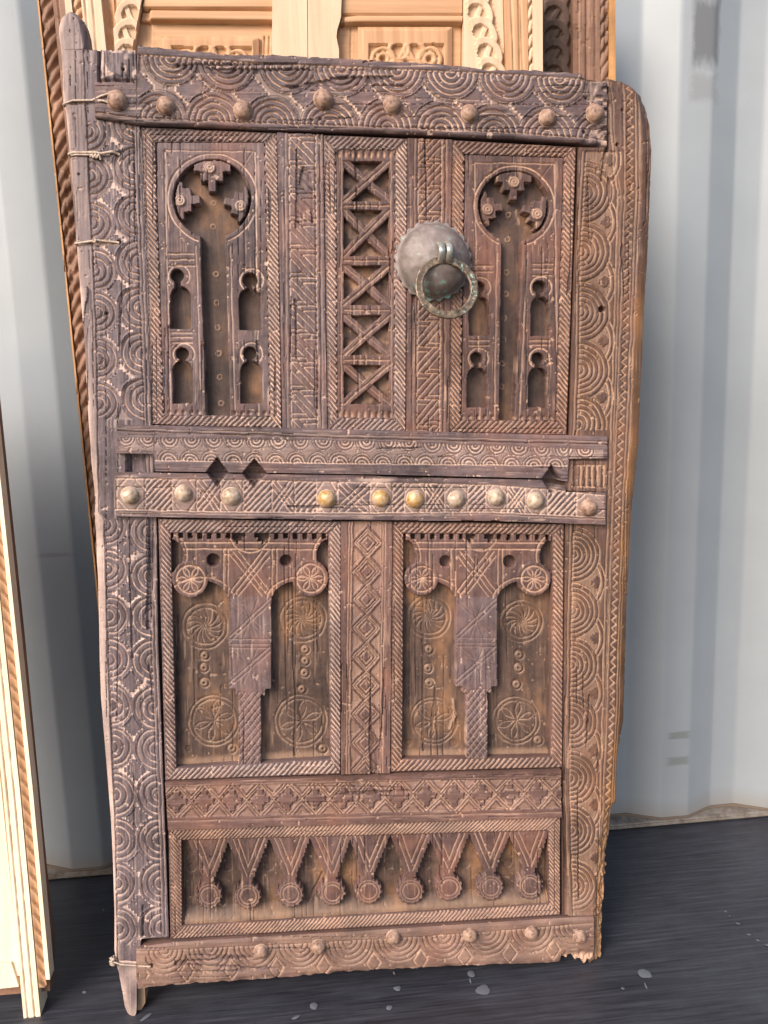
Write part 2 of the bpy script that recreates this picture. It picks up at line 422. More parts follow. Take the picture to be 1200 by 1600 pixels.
C.g(np.where(rid & (C.PY > 200), np.abs(q + 12), 9), 1.3, 1.2, .3)
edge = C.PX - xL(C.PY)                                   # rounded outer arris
C.H -= 7 * np.clip(1 - edge / 11, 0, 1) ** 2
C.H -= 10 * np.clip(1 - (xR(C.PY) - C.PX) / 9, 0, 1) ** 1.5 * (C.PY < 78)
C.H -= 6 * np.clip(1 - (C.PY - 12) / 16, 0, 1) ** 2
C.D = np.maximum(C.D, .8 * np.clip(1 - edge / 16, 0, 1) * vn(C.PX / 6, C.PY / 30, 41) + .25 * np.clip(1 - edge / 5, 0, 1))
C.H -= 11 * ((C.PX > 152.5) & (C.PY < 187)); C.H -= 12 * ((C.PX > 196) & (C.PX < 226) & (C.PY > 706) & (C.PY < 740))
for (x0, y0, x1, y1) in ((99, 163, 132, 161), (108, 241, 170, 240), (118, 381, 182, 380), (177, 1503, 232, 1506)):
    C.line(x0, y0, x1, y1, 2.6, 2.0, .8)
C.pit(123, 272, 1.8, 4); C.pit(182, 240, 3.2, 6); C.pit(186, 378, 3, 6); C.pit(166, 490, 2.4, 5); C.pit(236, 1506, 3, 6)
for (x0, y0, x1, y1) in ((140, 500, 128, 560), (150, 395, 153, 418), (139, 392, 141, 420), (120, 300, 124, 420), (131, 640, 140, 700), (118, 180, 119, 230)):
    C.line(x0, y0, x1, y1, 1.0, 1.3, .1)
# split torn away beside the ridge below the studded rail
tear = np.clip(1 - np.abs(C.PX - (240 - (C.PY - 810) * .045)) / (9 - (C.PY - 810) * .035 + 4 * vn(C.PX / 4, C.PY / 18, 44)), 0, 1) * ((C.PY > 808) & (C.PY < 985))
C.H -= 5.5 * sm(tear * 2.2); C.D = np.where(tear > .05, .35 * vn(C.PX / 2, C.PY / 30, 45), C.D)
post = sm((1.5 - p) / 2) * (C.PX < 200); C.D = np.maximum(C.D, post * (.22 + .42 * sm((C.PY - 560) / 300)) * (.6 + .7 * fbm(C.PX / 7, C.PY / 60, 48)))
low = sm((C.PY - 1500) / 20)
C.D = np.maximum(C.D, .75 * low * vn(C.PX / 9, C.PY / 40, 46))
C.wear('y')
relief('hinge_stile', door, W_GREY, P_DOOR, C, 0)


# ---- lock stile, its ragged outer edge and crumbling foot
rL = poly([(906, 120), (904, 229), (903, 300), (896, 480), (890, 680), (884, 820), (882, 1000), (880, 1200), (879, 1300), (880, 1431), (926, 1432), (922, 1508)])
rR = poly([(958, 120), (985, 126), (993, 132), (1009, 142), (1011, 152), (1015, 160), (1019, 176), (1021.5, 190), (1022, 233), (1020, 290), (1018, 340), (1016, 393), (1012, 450), (1009, 518), (1004, 612), (1002, 690), (996, 750), (990, 800), (988, 850), (983, 937), (981, 1020), (977, 1130), (968, 1180), (966, 1255), (957, 1268), (958, 1300), (952, 1330), (951, 1337), (951, 1370), (949, 1390), (946, 1440), (943, 1502), (936, 1508)])
rArc = poly([(916, 230), (912, 300), (907, 400), (905, 577), (901, 680), (896, 830), (893, 960), (891, 1127), (890, 1225), (892, 1300), (896, 1430)])
rG1 = poly([(950, 120), (958, 260), (965, 300), (955, 640), (950, 800), (945, 940), (940, 1130), (938, 1240), (936, 1330), (932, 1500)])
rRope = poly([(984, 120), (985, 300), (981, 400), (972, 640), (966, 760), (961, 900), (955, 1130), (950, 1240), (944, 1330), (939, 1500)])
C = grid_v(rL, lambda y: rR(y) + 1.5 * (vn(y / 7, 0 * y, 51) - .5) + 2.5 * (y > 1270) * (vn(y / 5, 0 * y, 52) - .5), 121, 1508, shrink=.4)
xa = rArc(C.PY); P_ = C.x - xa; a = C.y
cen = [300, 393, 487, 577, 663, 866, 954, 1039, 1127, 1217, 1298, 1384]
best = np.full(a.shape, 9.0); sec = np.full(a.shape, 9.0); secy = np.full(a.shape, 99.0)
for i, c0 in enumerate(cen):
    R = 47 if i < 5 else (43 if i < 10 else 40)
    best = np.minimum(best, np.hypot((a - c0), P_ * 1.02) / R)
mids = [250] + [(x + y) / 2 for x, y in zip(cen, cen[1:])] + [1425]
for c0 in mids:
    R = (56 if c0 < 700 else 52); r = np.hypot((a - c0), P_) / R
    sec = np.minimum(sec, r)
zone = (P_ > 0) & (C.PY > 236) & (C.PY < 1428) & ~((C.PY > 672) & (C.PY < 822))
zf = zone.astype(float)
kk = best * 6; R0 = 45
C.g(np.where((best < 1.03) & (kk > .6), np.abs(kk - np.round(kk)) * R0 / 6, 9), 1.4, 2.6, .95, zf)
gap = (best > 1.0) & (sec < 1.0)
k2 = sec * 54
C.g(np.where(gap, np.abs(k2 - 53), 9), 1.7, 2.0, .8, zf); C.g(np.where(gap, np.abs(k2 - 46), 9), 1.7, 2.0, .8, zf)
gr = gap & (k2 < 44); C.H -= 2.0 * gr * zf; C.D = np.maximum(C.D, .28 * gr * zf)
for c0 in mids:
    dx = C.x - (xa + 38); dy = C.y - c0
    st = ((np.floor(np.abs(dx) / 3) + np.floor(np.abs(dy) / 3)) < 3) & gr
    C.H += 1.8 * st; C.D = np.where(st, 0, C.D)
C.g(np.where(best < .12, best * R0, 9), 1.8, 1.8, .6, zf)
C.g(np.where((C.PY > 236) & (C.PY < 1430), np.abs(P_), 9), 1.6, 1.8, .6); C.g(np.where((C.PY > 236) & (C.PY < 1400), np.abs(P_ + 5.5), 9), 1.3, 1.5, .55)
C.g(np.abs(C.x - rG1(C.PY)), 1.5, 1.5, .6); C.g(np.abs(C.x - rG1(C.PY) - 5), 1.2, 1.0, .4)
wr = np.interp(C.PY, [120, 1240, 1500], [1.0, .8, .55]); ro = C.x - rRope(C.PY)
tri = np.abs(((C.y / 13.0) % 1) * 2 - 1) * 2 - 1
ropez = (np.abs(ro) < 8.5 * wr).astype(float)
C.g(np.abs(ro - tri * 4.2 * wr), 2.2, 2.2, .85, ropez)
C.g(np.abs(ro + 9 * wr), 1.3, 1.5, .5); C.g(np.abs(ro - 9 * wr), 1.3, 1.5, .5); C.g(np.abs(ro - 14.5 * wr), 1.2, 1.2, .5)
ed = rR(C.PY) - C.PX
C.H -= 9 * np.clip(1 - ed / 17, 0, 1) ** 1.6
C.H -= 8 * np.clip(1 - (C.PY - 121) / 26, 0, 1) * vn(C.PX / 5, C.PY / 25, 53)
C.H -= 9 * sm((C.PX - 985 + (C.PY - 130) * -.22) / 20) * sm((260 - C.PY) / 110)
rot = sm((C.PY - 1260) / 60) * sm((22 - ed) / 14)
C.H -= 7 * rot * fbm(C.PX / 5, C.PY / 16, 54) * 1.6; C.D = np.maximum(C.D * (1 - rot), .7 * rot * vn(C.PX / 4, C.PY / 20, 55))
C.D = np.maximum(C.D, .30 * sm((C.PY - 1330) / 120))
C.H -= 9 * ((C.PX < 946) & (C.PY < 230)); C.H -= 12 * ((C.PX > 945) & (C.PX < 952) & (C.PY > 134) & (C.PY < 237))
C.pit(941, 483, 4.6, 14); C.pit(965, 226, 2.4, 6); C.pit(973, 172, 2.2, 5); C.pit(952, 209, 2.4, 6)
C.line(946, 238, 941, 282, 2.2, 4, .15); C.line(884, 1090, 879, 1195, 2.0, 5, .05); C.line(893, 1090, 887, 1200, 1.6, 3, .7)
sp = (np.abs(C.PX - 884) < 3.5) & (C.PY > 1120); C.H -= 5 * sp
C.wear('y')
C.seg = np.where((ed < 3 + 15 * sm((C.PY - 300) / 200) * (.7 + .6 * vn(C.PX / 50, C.PY / 40, 56)) * wr) & (C.PY > 200), 2, 1)
relief('lock_stile', door, W_EDGE, P_DOOR, C, 0, main=1, segs={1: ('', None), 2: ('waney_edge', W_WANE)})

# ---- top rail with two rows of arcs
tT = polyh([(150, 131), (214, 131), (216, 73), (250, 77), (300, 83), (330, 84), (345, 88), (400, 88), (470, 90), (533, 94), (600, 97), (660, 101), (733, 107), (760, 112), (833, 112), (850, 114), (905, 117), (908, 124), (930, 127), (947, 128)])
tB = polyh([(150, 186), (217, 197), (300, 199), (400, 204), (600, 210), (800, 219), (900, 225), (943, 231)])
tA = polyh([(200, 87), (217, 88), (400, 102), (533, 107), (703, 115), (800, 119), (950, 130)])
tC = polyh([(150, 178), (217, 187), (400, 194), (600, 201), (770, 208), (950, 220)])
C = grid_h(lambda x: tT(x) + 2.2 * (vn(x / 6, 0 * x, 61) - .5), tB, 150, 947)
p, q = C.y - tA(C.PX), tC(C.PX) - C.y
zone = (p > 0) & (q > 0) & (C.PX > 219) & (C.PX < 922)
Z = Carve(C.PX, C.PY); Z.x, Z.y = C.x, C.y
arcs_band(Z, Z.x, p, q, [267, 355, 448, 533, 618, 703, 792, 872], [249, 334, 425, 515, 603, 688, 770, 853, 936], 44.5, 5, width=1.7, dep=2.8, ground=2.4)
C.H += np.where(zone, Z.H, 0); C.D = np.where(zone, Z.D, C.D)
C.g(np.where(C.PX > 217, np.abs(p), 9), 1.5, 1.7, .7); C.g(np.abs(q), 1.7, 2.0, .4)
C.H -= 4 * np.clip(1 - (tB(C.PX) - C.PY) / 5, 0, 1) ** 2
C.H -= 3 * np.clip(1 - (C.PY - tT(C.PX)) / 4, 0, 1) * vn(C.PX / 8, C.PY / 8, 63)
rotr = sm((C.PX - 895) / 40) * sm((vn(C.PX / 9, C.PY / 7, 64) - .3) / .3)
C.H -= 4.5 * rotr; C.D = np.maximum(C.D, .7 * rotr * vn(C.PX / 14, C.PY / 5, 65))
C.pit(914, 155, 2.5, 6); C.pit(910, 208, 2.5, 6)
C.wear('x')
relief('top_rail', door, W_GREYH, P_DOOR, C, 7)
# block of the broken-off upper board, left of the rail
C = grid_q((158, 79), (212, 80), (214, 132), (158, 129))
C.H += 3 * (fbm(C.PX / 10, C.PY / 22, 71) - .4) - 3 * sm((C.PY - 112) / 12) * (vn(C.PX / 6, C.PY / 9, 72) > .5) - 4 * sm((C.PY - 122) / 6)
C.D = np.maximum(C.D, .6 * sm((vn(C.PX / 7, C.PY / 9, 73) - .6) / .2)); C.pit(193, 109, 2.3, 5); C.wear('y', 1.6)
relief('tenon_block', door, W_GREY, P_DOOR, C, 2)

# ---- mouldings: four mitred lengths round every frame
FRAMES = [  # outer TL TR BR BL, inner TL TR BR BL
    ((220, 198), (433, 207), (440, 671), (238, 663), (242, 221), (412, 221), (421, 650), (256, 648)),
    ((504, 210), (637, 216), (634, 675), (511, 672), (526, 233), (617, 234), (615, 654), (528, 652)),
    ((706, 218), (901, 229), (886, 679), (701, 675), (727, 240), (882, 245), (869, 657), (721, 656)),
    ((247, 811), (533, 815), (532, 1210), (258, 1220), (266, 833), (513, 834), (516, 1188), (275, 1202)),
    ((613, 815), (882, 819), (879, 1200), (610, 1207), (631, 834), (864, 836), (862, 1184), (629, 1188)),
    ((263, 1297), (876, 1277), (876, 1431), (266, 1469), (283, 1315), (857, 1300), (858, 1414), (284, 1449)),
]
for fi, (A, B, Cc, Dd, a1, b1, c1, d1) in enumerate(FRAMES):
    for side, (qd, sl_) in enumerate((((A, B, b1, a1), 1), ((B, Cc, c1, b1), -1), ((Cc, Dd, d1, c1), 1), ((Dd, A, a1, d1), -1))):
        C = grid_q(*qd, res=1.25, wob=.6, seed=fi + side)
        horiz = side in (0, 2)
        al = C.x if horiz else C.y
        o0, o1 = np.array(qd[0], float), np.array(qd[1], float)
        Wd = abs((np.array(qd[3], float) - o0)[1 if horiz else 0]) * .5 + abs((np.array(qd[2], float) - o1)[1 if horiz else 0]) * .5
        ac = C.T * Wd
        pt = 6.4 if fi == 5 else 8.6
        hatch(C, al if horiz else al, ac if side in (0, 3) else -ac + 0 * ac, Wd, pt, 1.0 if horiz else -1.35) if False else None
        # strokes keep one direction on the picture: "/" on the level lengths, "\" on the upright ones
        acr = (C.y - (o0[1] + (o1[1] - o0[1]) * C.S)) if horiz else (C.x - (o0[0] + (o1[0] - o0[0]) * C.S))
        sl2 = 1.0 if horiz else -1.25
        ph = (al + sl2 * acr * (1 if horiz else 1)) / pt
        d = np.abs(ph - np.round(ph)) * pt / math.sqrt(1 + sl2 * sl2)
        C.g(d, 1.5, 2.4, .85, ((ac > 1.5) & (ac < Wd - 1.5)).astype(float))
        if fi != 5 and fi < 3:
            t = al / 15.0; dt = np.abs(t - np.round(t)) * 15
            C.g(np.hypot(dt, Wd - ac), 3.4, 3.4, .2)
        if fi >= 3: C.H -= 1.8 * sm((ac / Wd - .55) / .45)
        C.H -= 1.6 * np.clip(1 - np.minimum(ac, Wd - ac) / 2.0, 0, 1)
        C.wear('x' if horiz else 'y', .7)
        relief('moulding', door, (W_GREYH if horiz else W_GV) if fi in (0, 1, 3) else (W_H if horiz else W_V), P_DOOR, C, -1.0, thick=26)

# ---- upright zigzag muntins
for (tl, tr, br, bl), zl, zr, flip in ((((433, 207), (504, 210), (511, 672), (441, 671)), (451, 455), (493, 496), False),
                                      (((637, 216), (706, 218), (701, 675), (635, 674)), (654, 651), (690, 686), True)):
    C = grid_q(tl, tr, br, bl)
    yy = (C.PY - 210) / 462
    x0 = zl[0] + (zl[1] - zl[0]) * yy; x1 = zr[0] + (zr[1] - zr[0]) * yy
    s = (C.x - x0) / (x1 - x0); zone = ((s > 0) & (s < 1)).astype(float)
    if flip: s = 1 - s
    Lc = 44.0 if not flip else 41.0; wz = 42.0 if not flip else 36.0
    t = ((C.y - 214) / Lc) % 1.0
    def dl(f): return np.abs(f)
    ang = Lc / math.hypot(1, Lc / wz)
    C.g(np.minimum(t, 1 - t) * Lc, 1.3, 2.2, .8, zone)
    for off, lo, hi in ((0, 0, 1), (.30, 0, .72), (-.30, .28, 1)):
        C.g(np.abs(t - s - off) * ang, 1.3, 2.2, .8, zone * (s > lo) * (s < hi))
    C.g(np.abs(t - .84) * Lc, 1.2, 2.0, .75, zone * (s < .56)); C.g(np.abs(t - .18) * Lc, 1.2, 2.0, .75, zone * (s > .44))
    C.g(np.abs(C.x - x0), 1.4, 1.5, .6); C.g(np.abs(C.x - x1), 1.4, 1.5, .6); C.g(np.abs(C.x - x1 - 7), 1.6, 2.0, .3); C.g(np.abs(C.x - x0 + 6), 1.2, 1.0, .3)
    tn = (C.y / 11.0); C.g(np.hypot((tn - np.round(tn)) * 11, C.x - x1), 2.6, 1.5, .6)
    C.wear('y'); relief('muntin', door, W_V if flip else W_GV, P_DOOR, C, 0.5, thick=28)

# ---- lower diamond muntin
C = grid_q((533, 815), (613, 815), (609, 1208), (533, 1210))
cx = 574 - (C.PY - 815) * .012
best = np.full(C.PX.shape, 9.0)
for cy in (848, 892, 936, 981, 1026, 1071, 1116, 1161, 1204):
    dx, dy = np.abs(C.x - cx), np.abs(C.y - cy); r = dx / 20.5 + dy / 22.3
    best = np.minimum(best, r)
inz = (np.abs(C.x - cx) < 22).astype(float)
for rr in (1.0, .78, .45): C.g(np.abs(best - rr) * 15, 1.4, 2.0, .6, inz)
tri = (best > 1.30) & (inz > 0); C.H -= 2.6 * tri; C.D = np.maximum(C.D, .32 * tri)
for dx in (-29, -25, 24, 28): C.g(np.abs(C.x - cx - dx), 1.3, 1.3, .55)
C.wear('y'); relief('muntin', door, W_RED, P_DOOR, C, 0.5, thick=28)

# ---- lower rail of crosses
C = grid_q((258, 1222), (876, 1202), (877, 1276), (263, 1296))
mid = polyh([(258, 1252), (876, 1238)])(C.PX)
best = np.full(C.PX.shape, 99.0); flow = np.zeros(C.PX.shape, bool); dxm = np.full(C.PX.shape, 99.)
for i in range(15):
    cx = 276 + 43.3 * i
    dx, dy = np.abs(C.x - cx), np.abs(C.y - mid); best = np.minimum(best, dx / 21.6 + dy / 23)
    dxm = np.minimum(dxm, dx)
    flow |= ((dx < 4.6) & (dy < 17)) | ((dx < 15) & (dy < 4.6)) | ((dx < 8) & (dy < 8))
dy = np.abs(C.y - mid); inz = (dy < 24).astype(float)
C.g(np.abs(best - 1) * 15.5, 1.5, 2.2, .62, inz); C.g(np.abs(best - 1.26) * 15.5, 1.4, 2.0, .58, inz)
gr = (best < .88) & ~flow; C.H -= 4.2 * gr; C.D = np.maximum(C.D, .28 * gr)
top = (best > 1.5) & (inz > 0); C.H -= 1.6 * top; C.D = np.maximum(C.D, .25 * top)
C.g(np.abs(C.y - mid - 30), 1.2, 1.0, .3); C.g(np.abs(C.y - mid + 26), 1.2, .8, .2)
C.wear('x'); relief('cross_rail', door, W_REDH, P_DOOR, C, 3)

# ---- lock rail of small arcs, with the bar under it and the cut-outs
lT = polyh([(184, 663), (300, 665), (580, 671), (946, 681)])
lB = polyh([(184, 708), (241, 709), (243, 736), (580, 741), (843, 747), (884, 752), (886, 717), (946, 716)])
C = grid_h(lT, lB, 184, 946)
l1 = polyh([(184, 674), (580, 686), (946, 695)]); l2 = polyh([(184, 683), (580, 689), (930, 702)]); l3 = polyh([(243, 719), (580, 724), (862, 727), (946, 729)])
p, q = C.y - l2(C.PX), l3(C.PX) - C.y
Z = Carve(C.PX, C.PY); Z.x, Z.y = C.x, C.y
arcs_band(Z, Z.x, p, q, [197 + 34.0 * i for i in range(22)], [263 + 33.4 * i for i in range(19)], 16.2, 3, star=False, width=1.5, dep=1.7, ground=0)
zone = (p > 0) & (q > 0) & (C.PX > 188) & (C.PX < 940) & ((C.PX > 246) | (p < 20))
C.H += np.where(zone, Z.H, 0); C.D = np.where(zone, Z.D, C.D)
C.g(np.abs(C.y - l1(C.PX)), 1.7, 2.2, .2); C.g(np.abs(C.y - l1(C.PX) + 5), 1.1, .8, .3)
C.g(np.where(C.PX < 884, np.abs(q), 9), 1.4, 1.3, .7)
C.H -= 4 * np.clip(1 - (C.PY - lT(C.PX)) / 4, 0, 1) ** 2
for cx, cy, w, h in ((340, 737, 15, 20), (398, 739, 17, 20), (860, 748, 14, 20)):
    C.H -= 26 * ins((np.abs(C.PX - cx) / (w + 1) + np.abs(C.PY - cy) / (h + 2) - 1) * 12, 1); 
C.wear('x'); relief('lock_rail', door, W_GREYH, P_DOOR, C, 8)
C = grid_q((886, 719), (948, 721), (946, 768), (882, 766))
for x in np.arange(898, 944, 8.6): C.line(x, 729, x - 1, 759, 2.2, 2.4, .8)
C.lines([(893, 727), (943, 727), (942, 761), (892, 760)], w=1.4, dep=1.4); C.wear('y')
relief('tenon_block', door, W_EDGE, P_DOOR, C, 3)

# ---- studded rail
sT = polyh([(182, 737), (325, 739), (580, 742), (600, 744), (700, 746), (846, 749), (858, 755), (880, 758), (882, 768), (944, 769)])
sB = polyh([(181, 806), (400, 810), (580, 813), (760, 813), (944, 819)])
C = grid_h(sT, sB, 182, 943)
b1 = polyh([(182, 747), (400, 750), (580, 754), (760, 757), (840, 763), (944, 774)]); b2 = polyh([(182, 795), (400, 799), (580, 800), (760, 799), (944, 807)])
STUDS_MID = [(205, 773), (288, 770), (362, 775), (510, 778), (594, 778), (647, 779), (711, 779), (773, 776), (834, 781), (917, 792)]
yt, yb = b1(C.PX), b2(C.PX); tn = (C.y - yt) / (yb - yt); inz = ((tn > 0) & (tn < 1))
C.g(np.abs(C.y - yt), 1.4, 1.4, .7); C.g(np.abs(C.y - yb), 1.4, 1.4, .7); C.g(np.abs(C.y - yb - 4), 1.2, 1.0, .4)
cells = [(184, 228, 's'), (228, 270, 'h'), (270, 308, 's'), (308, 345, 'x'), (345, 380, 's'), (380, 425, 'h'), (425, 460, 'v'), (460, 494, 'h'), (494, 527, 's'), (527, 577, 'x'), (577, 612, 's'), (612, 631, 'h'), (631, 663, 's'), (663, 693, 'v'), (693, 729, 's'), (729, 757, 'h'), (757, 790, 's'), (790, 818, 'x'), (818, 852, 's'), (852, 898, 'h'), (898, 941, 's')]
for x0, x1, kd in cells:
    m = (inz & (C.x > x0) & (C.x < x1)).astype(float); w = x1 - x0; s = (C.x - x0) / w; hh = yb - yt
    C.g(np.abs(C.x - x0), 1.4, 1.5, .75, inz.astype(float))
    if kd == 'h':
        ph = (C.x + C.y * .95) / 9.5; C.g(np.abs(ph - np.round(ph)) * 6.8, 1.9, 2.0, .8, m)
    elif kd in 'xv':
        for o in (0, .22, -.22): C.g(np.abs(s - tn - o) * w * .75, 1.5, 1.7, .8, m)
        for o in (0, .22, -.22): C.g(np.abs(1 - s - tn - o) * w * .75, 1.5, 1.7, .8, m)
    else:
        o = np.abs(s - .5) + np.abs(tn - .5); C.g(np.abs(o - .66) * w * .7, 1.5, 1.6, .75, m)
        C.D = np.maximum(C.D, .25 * m)
for cx, cy, w, h in ((340, 737, 15, 20), (398, 739, 17, 20), (860, 749, 14, 20)):
    C.H -= 26 * ins((np.abs(C.PX - cx) / (w + 1) + np.abs(C.PY - cy) / (h + 2) - 1) * 12, 1)
chip = ins(np.hypot((C.PX - 585) / 30, (C.PY - 747) / 6) * 6 - 6, 2); C.H -= 2.5 * chip; C.D = np.maximum(C.D, .5 * chip)
C.wear('x'); relief('studded_rail', door, W_GREYH, P_DOOR, C, 8.5)

# ---- bottom rail
bT = polyh([(182, 1486), (222, 1477), (268, 1470), (600, 1450), (876, 1432), (926, 1430)])
bB = polyh([(182, 1510), (212, 1513), (216, 1541), (293, 1534), (400, 1527), (550, 1515), (700, 1507), (842, 1502), (874, 1500), (876, 1492), (884, 1497), (892, 1490), (899, 1500), (905, 1496), (912, 1506), (917, 1497), (926, 1503)])
C = grid_h(bT, lambda x: bB(x) + 2.5 * (vn(x / 14, 0 * x, 81) - .5), 214, 926)
bA = polyh([(222, 1484), (268, 1481), (465, 1472), (700, 1458), (926, 1440)])
p = C.y - bA(C.PX)
best = np.full(C.PX.shape, 9.0); cs = [186, 257, 327, 397, 467, 544, 622, 690, 760, 830, 896]
for c0 in cs: best = np.minimum(best, np.hypot(C.x - c0, p * 1.0) / 37.5)
kk = best * 5; zone = ((p > 0) & (best < 1.02) & (kk > .5) & (C.PX > 228) & (C.PX < 900)).astype(float)
C.g(np.abs(kk - np.round(kk)) * 7.5, 1.6, 2.2, .5, zone); C.g(np.abs(p), 1.5, 1.4, .45)
for x0, x1 in zip(cs, cs[1:]):
    m0 = (x0 + x1) / 2; r = np.abs(C.x - m0) / 11 + np.abs(p - 36) / 16; C.g(np.abs(r - 1) * 8, 1.5, 1.5, .7, (C.PX > 228).astype(float))
C.D = np.maximum(C.D, .12 + .26 * vn(C.PX / 40, C.PY / 12, 83))
C.H -= 4 * np.clip(1 - (C.PY - bT(C.PX)) / 5, 0, 1) ** 2; C.H -= 4 * np.clip(1 - (bB(C.PX) - C.PY) / 6, 0, 1) * vn(C.PX / 9, C.PY / 5, 84)
br = sm((C.PX - 868) / 20) * sm((C.PY - 1478) / 14); C.H -= 7 * br * fbm(C.PX / 4, C.PY / 8, 85) * 1.6; C.D = np.maximum(C.D, br * .9)
C.pit(238, 1506, 3, 6); C.line(182, 1505, 236, 1506, 1.8, 1.5, .7)
C.wear('x'); relief('bottom_rail', door, W_H, P_DOOR, C, 6)

# ---- keyhole panels
def keyhole_panel(q4, cx, cy, ro, rg, stem, heads, bodies, brackets, discs, dots, grooves, btn, wm):
    C = grid_q(*q4, wob=.6)
    X, Y = C.x, C.y
    sx0 = np.interp(Y, [stem[0][1], stem[2][1]], [stem[0][0], stem[2][0]]); sx1 = np.interp(Y, [stem[1][1], stem[3][1]], [stem[1][0], stem[3][0]])
    circ = np.hypot(X - cx, Y - cy) - ro
    st = np.maximum(np.maximum(sx0 - X, X - sx1), cy - Y)
    sd = np.minimum(circ, st)
    figs = np.full(X.shape, 99.0)
    for (hx, hy, hr), (x0, x1, y0, y1) in zip(heads, bodies):
        figs = np.minimum(figs, np.hypot(X - hx, Y - hy) - hr)
        nx = hx; figs = np.minimum(figs, np.maximum(np.abs(X - nx) - 4.0, np.maximum(hy - Y, Y - y0 - 8)))
        w = (x1 - x0) / 2; mx = (x0 + x1) / 2
        sq = np.sqrt(np.clip(1 - ((X - mx) / w) ** 2, 0, 1)); ytop = y0 + 17 * (1 - sq)
        figs = np.minimum(figs, np.maximum(np.maximum(x0 - X, X - x1), np.maximum(ytop - Y, Y - y1)))
        C.ring(hx + 2, hy, hr + 7, 1.6, 1.5, .75, mask=((Y < hy + hr + 3)).astype(float))
    sd = np.minimum(sd, figs)
    brk = np.zeros(X.shape, int)
    for i, (bx, by, ang, L_, Wd) in enumerate(brackets):
        ux, uy = math.cos(ang), math.sin(ang)               # outward from the centre
        a = (X - cx) * ux + (Y - cy) * uy; b = -(X - cx) * uy + (Y - cy) * ux
        step = np.select([a < ro - L_ * .68, a < ro - L_ * .38], [Wd * .22, Wd * .62], Wd)
        k = (np.abs(b) < step) & (a > ro - L_) & (circ < -3.5 * (1 if i != 0 else .3))
        brk[k] = 2 + i
    solid = (brk > 0)
    op = ins(sd, .8) * (1 - solid)
    # lines round the opening
    C.ring(cx, cy, rg, 1.7, 1.6, .8, mask=(st > 4).astype(float))
    x0, y0 = q4[0][0] + 14, q4[0][1] + 12; x1 = q4[1][0] - 14; y1 = q4[2][1]
    C.lines([(x0 + 9, y1), (x0, y0 + 40), (x0, y0), (x1, y0 + 2), (x1 + 6, y1)], w=1.4, dep=1.2, dust=.6)
    C.g(np.where((Y > stem[0][1] + 8), np.minimum(np.abs(X - sx0 + 8), np.abs(X - sx1 - 8)), 9), 1.3, 1.1, .5)
    C.line(cx - ro * .75, cy - ro * .75, x0 + 4, y0 + 6, 1.0, .9, .1); C.line(cx + ro * .75, cy - ro * .75, x1 - 4, y0 + 2, 1.0, .9, .1)
    for (gx0, gx1, gy) in grooves: C.line(gx0, gy, gx1, gy, 1.6, 1.7, .6)
    tt = X / 11.5; C.g(np.hypot((tt - np.round(tt)) * 11.5, (np.interp(X, [q4[3][0], q4[2][0]], [q4[3][1], q4[2][1]]) - Y - 4) * .8), 3.3, 3, .5)
    for (bx, by) in btn:
        d = np.hypot(X - bx, Y - by); C.H += 3.2 * ins(d - 8.5, 1.4); C.ring(bx, by, 5.2, 1.4, 1.2, .5); C.pit(bx, by, 1.4, 2); C.D = np.maximum(C.D, .5 * ins(d - 9))
    C.wear('y', .8)
    # floor of the cut-out
    B = Carve(C.PX, C.PY, .9)
    B.H += 1.6 * (fbm(C.PX / 12, C.PY / 25, 91) - .45)
    for (dx, dy) in dots: B.dot(dx, dy, 9)
    B.D = np.maximum(B.D, .65 * sm((fbm(C.PX / 22, C.PY / 22, 92) - .42) / .2) * (circ < 12)); B.wear('y', .6)
    C.H = C.H * (1 - op) + (B.H - 17) * op; C.D = C.D * (1 - op) + B.D * op
    C.seg = np.where(op > .5, 0, np.where(solid, brk, 1))
    relief('keyhole_panel', door, wm, P_DOOR, C, -3, thick=26, main=1,
           segs={0: ('back_board', W_BACK), 1: ('keyhole_panel', wm), 2: ('bracket', wm), 3: ('bracket', wm), 4: ('bracket', wm)})
keyhole_panel(((243, 222), (412, 222), (421, 650), (256, 648)), 331, 309, 61, 70, ((313, 374), (351, 374), (322, 650), (359, 650)),
    [(277, 430, 9.5), (391, 437, 11), (284, 553, 9.5), (390, 552, 10)], [(266, 297, 447, 513), (374, 407, 450, 515), (270, 300, 564, 630), (376, 408, 564, 630)],
    [(0, 0, -math.pi / 2, 50, 29), (0, 0, math.pi * .98, 42, 30), (0, 0, math.pi * .06, 42, 29)], None,
    [(332, 312), (332, 350), (336, 425), (337, 471), (338, 510), (340, 551), (342, 588), (344, 630)],
    [(263, 302, 396), (263, 302, 405), (263, 303, 415), (268, 299, 520), (268, 299, 527), (268, 299, 535)], [(328, 261), (281, 313), (376, 321)], W_GV)
keyhole_panel(((728, 241), (881, 246), (868, 657), (722, 656)), 804, 321, 55, 63, ((785, 385), (817, 388), (781, 658), (804, 658)),
    [(749, 448, 9), (844, 448, 9.5), (746, 560, 9), (842, 560, 9)], [(734, 765, 463, 524), (831, 860, 463, 524), (731, 762, 574, 636), (827, 857, 574, 636)],
    [(0, 0, -math.pi / 2, 46, 27), (0, 0, math.pi * .97, 38, 27), (0, 0, math.pi * .08, 40, 27)], None,
    [(800, 331), (799, 370), (797, 423), (796, 457), (793, 495), (791, 529), (790, 567), (789, 604)],
    [(833, 864, 412), (833, 864, 420), (833, 863, 430), (735, 770, 415), (735, 770, 424), (828, 860, 532), (828, 860, 539), (733, 765, 532), (733, 765, 540)], [(804, 284), (763, 327), (840, 334)], W_V)

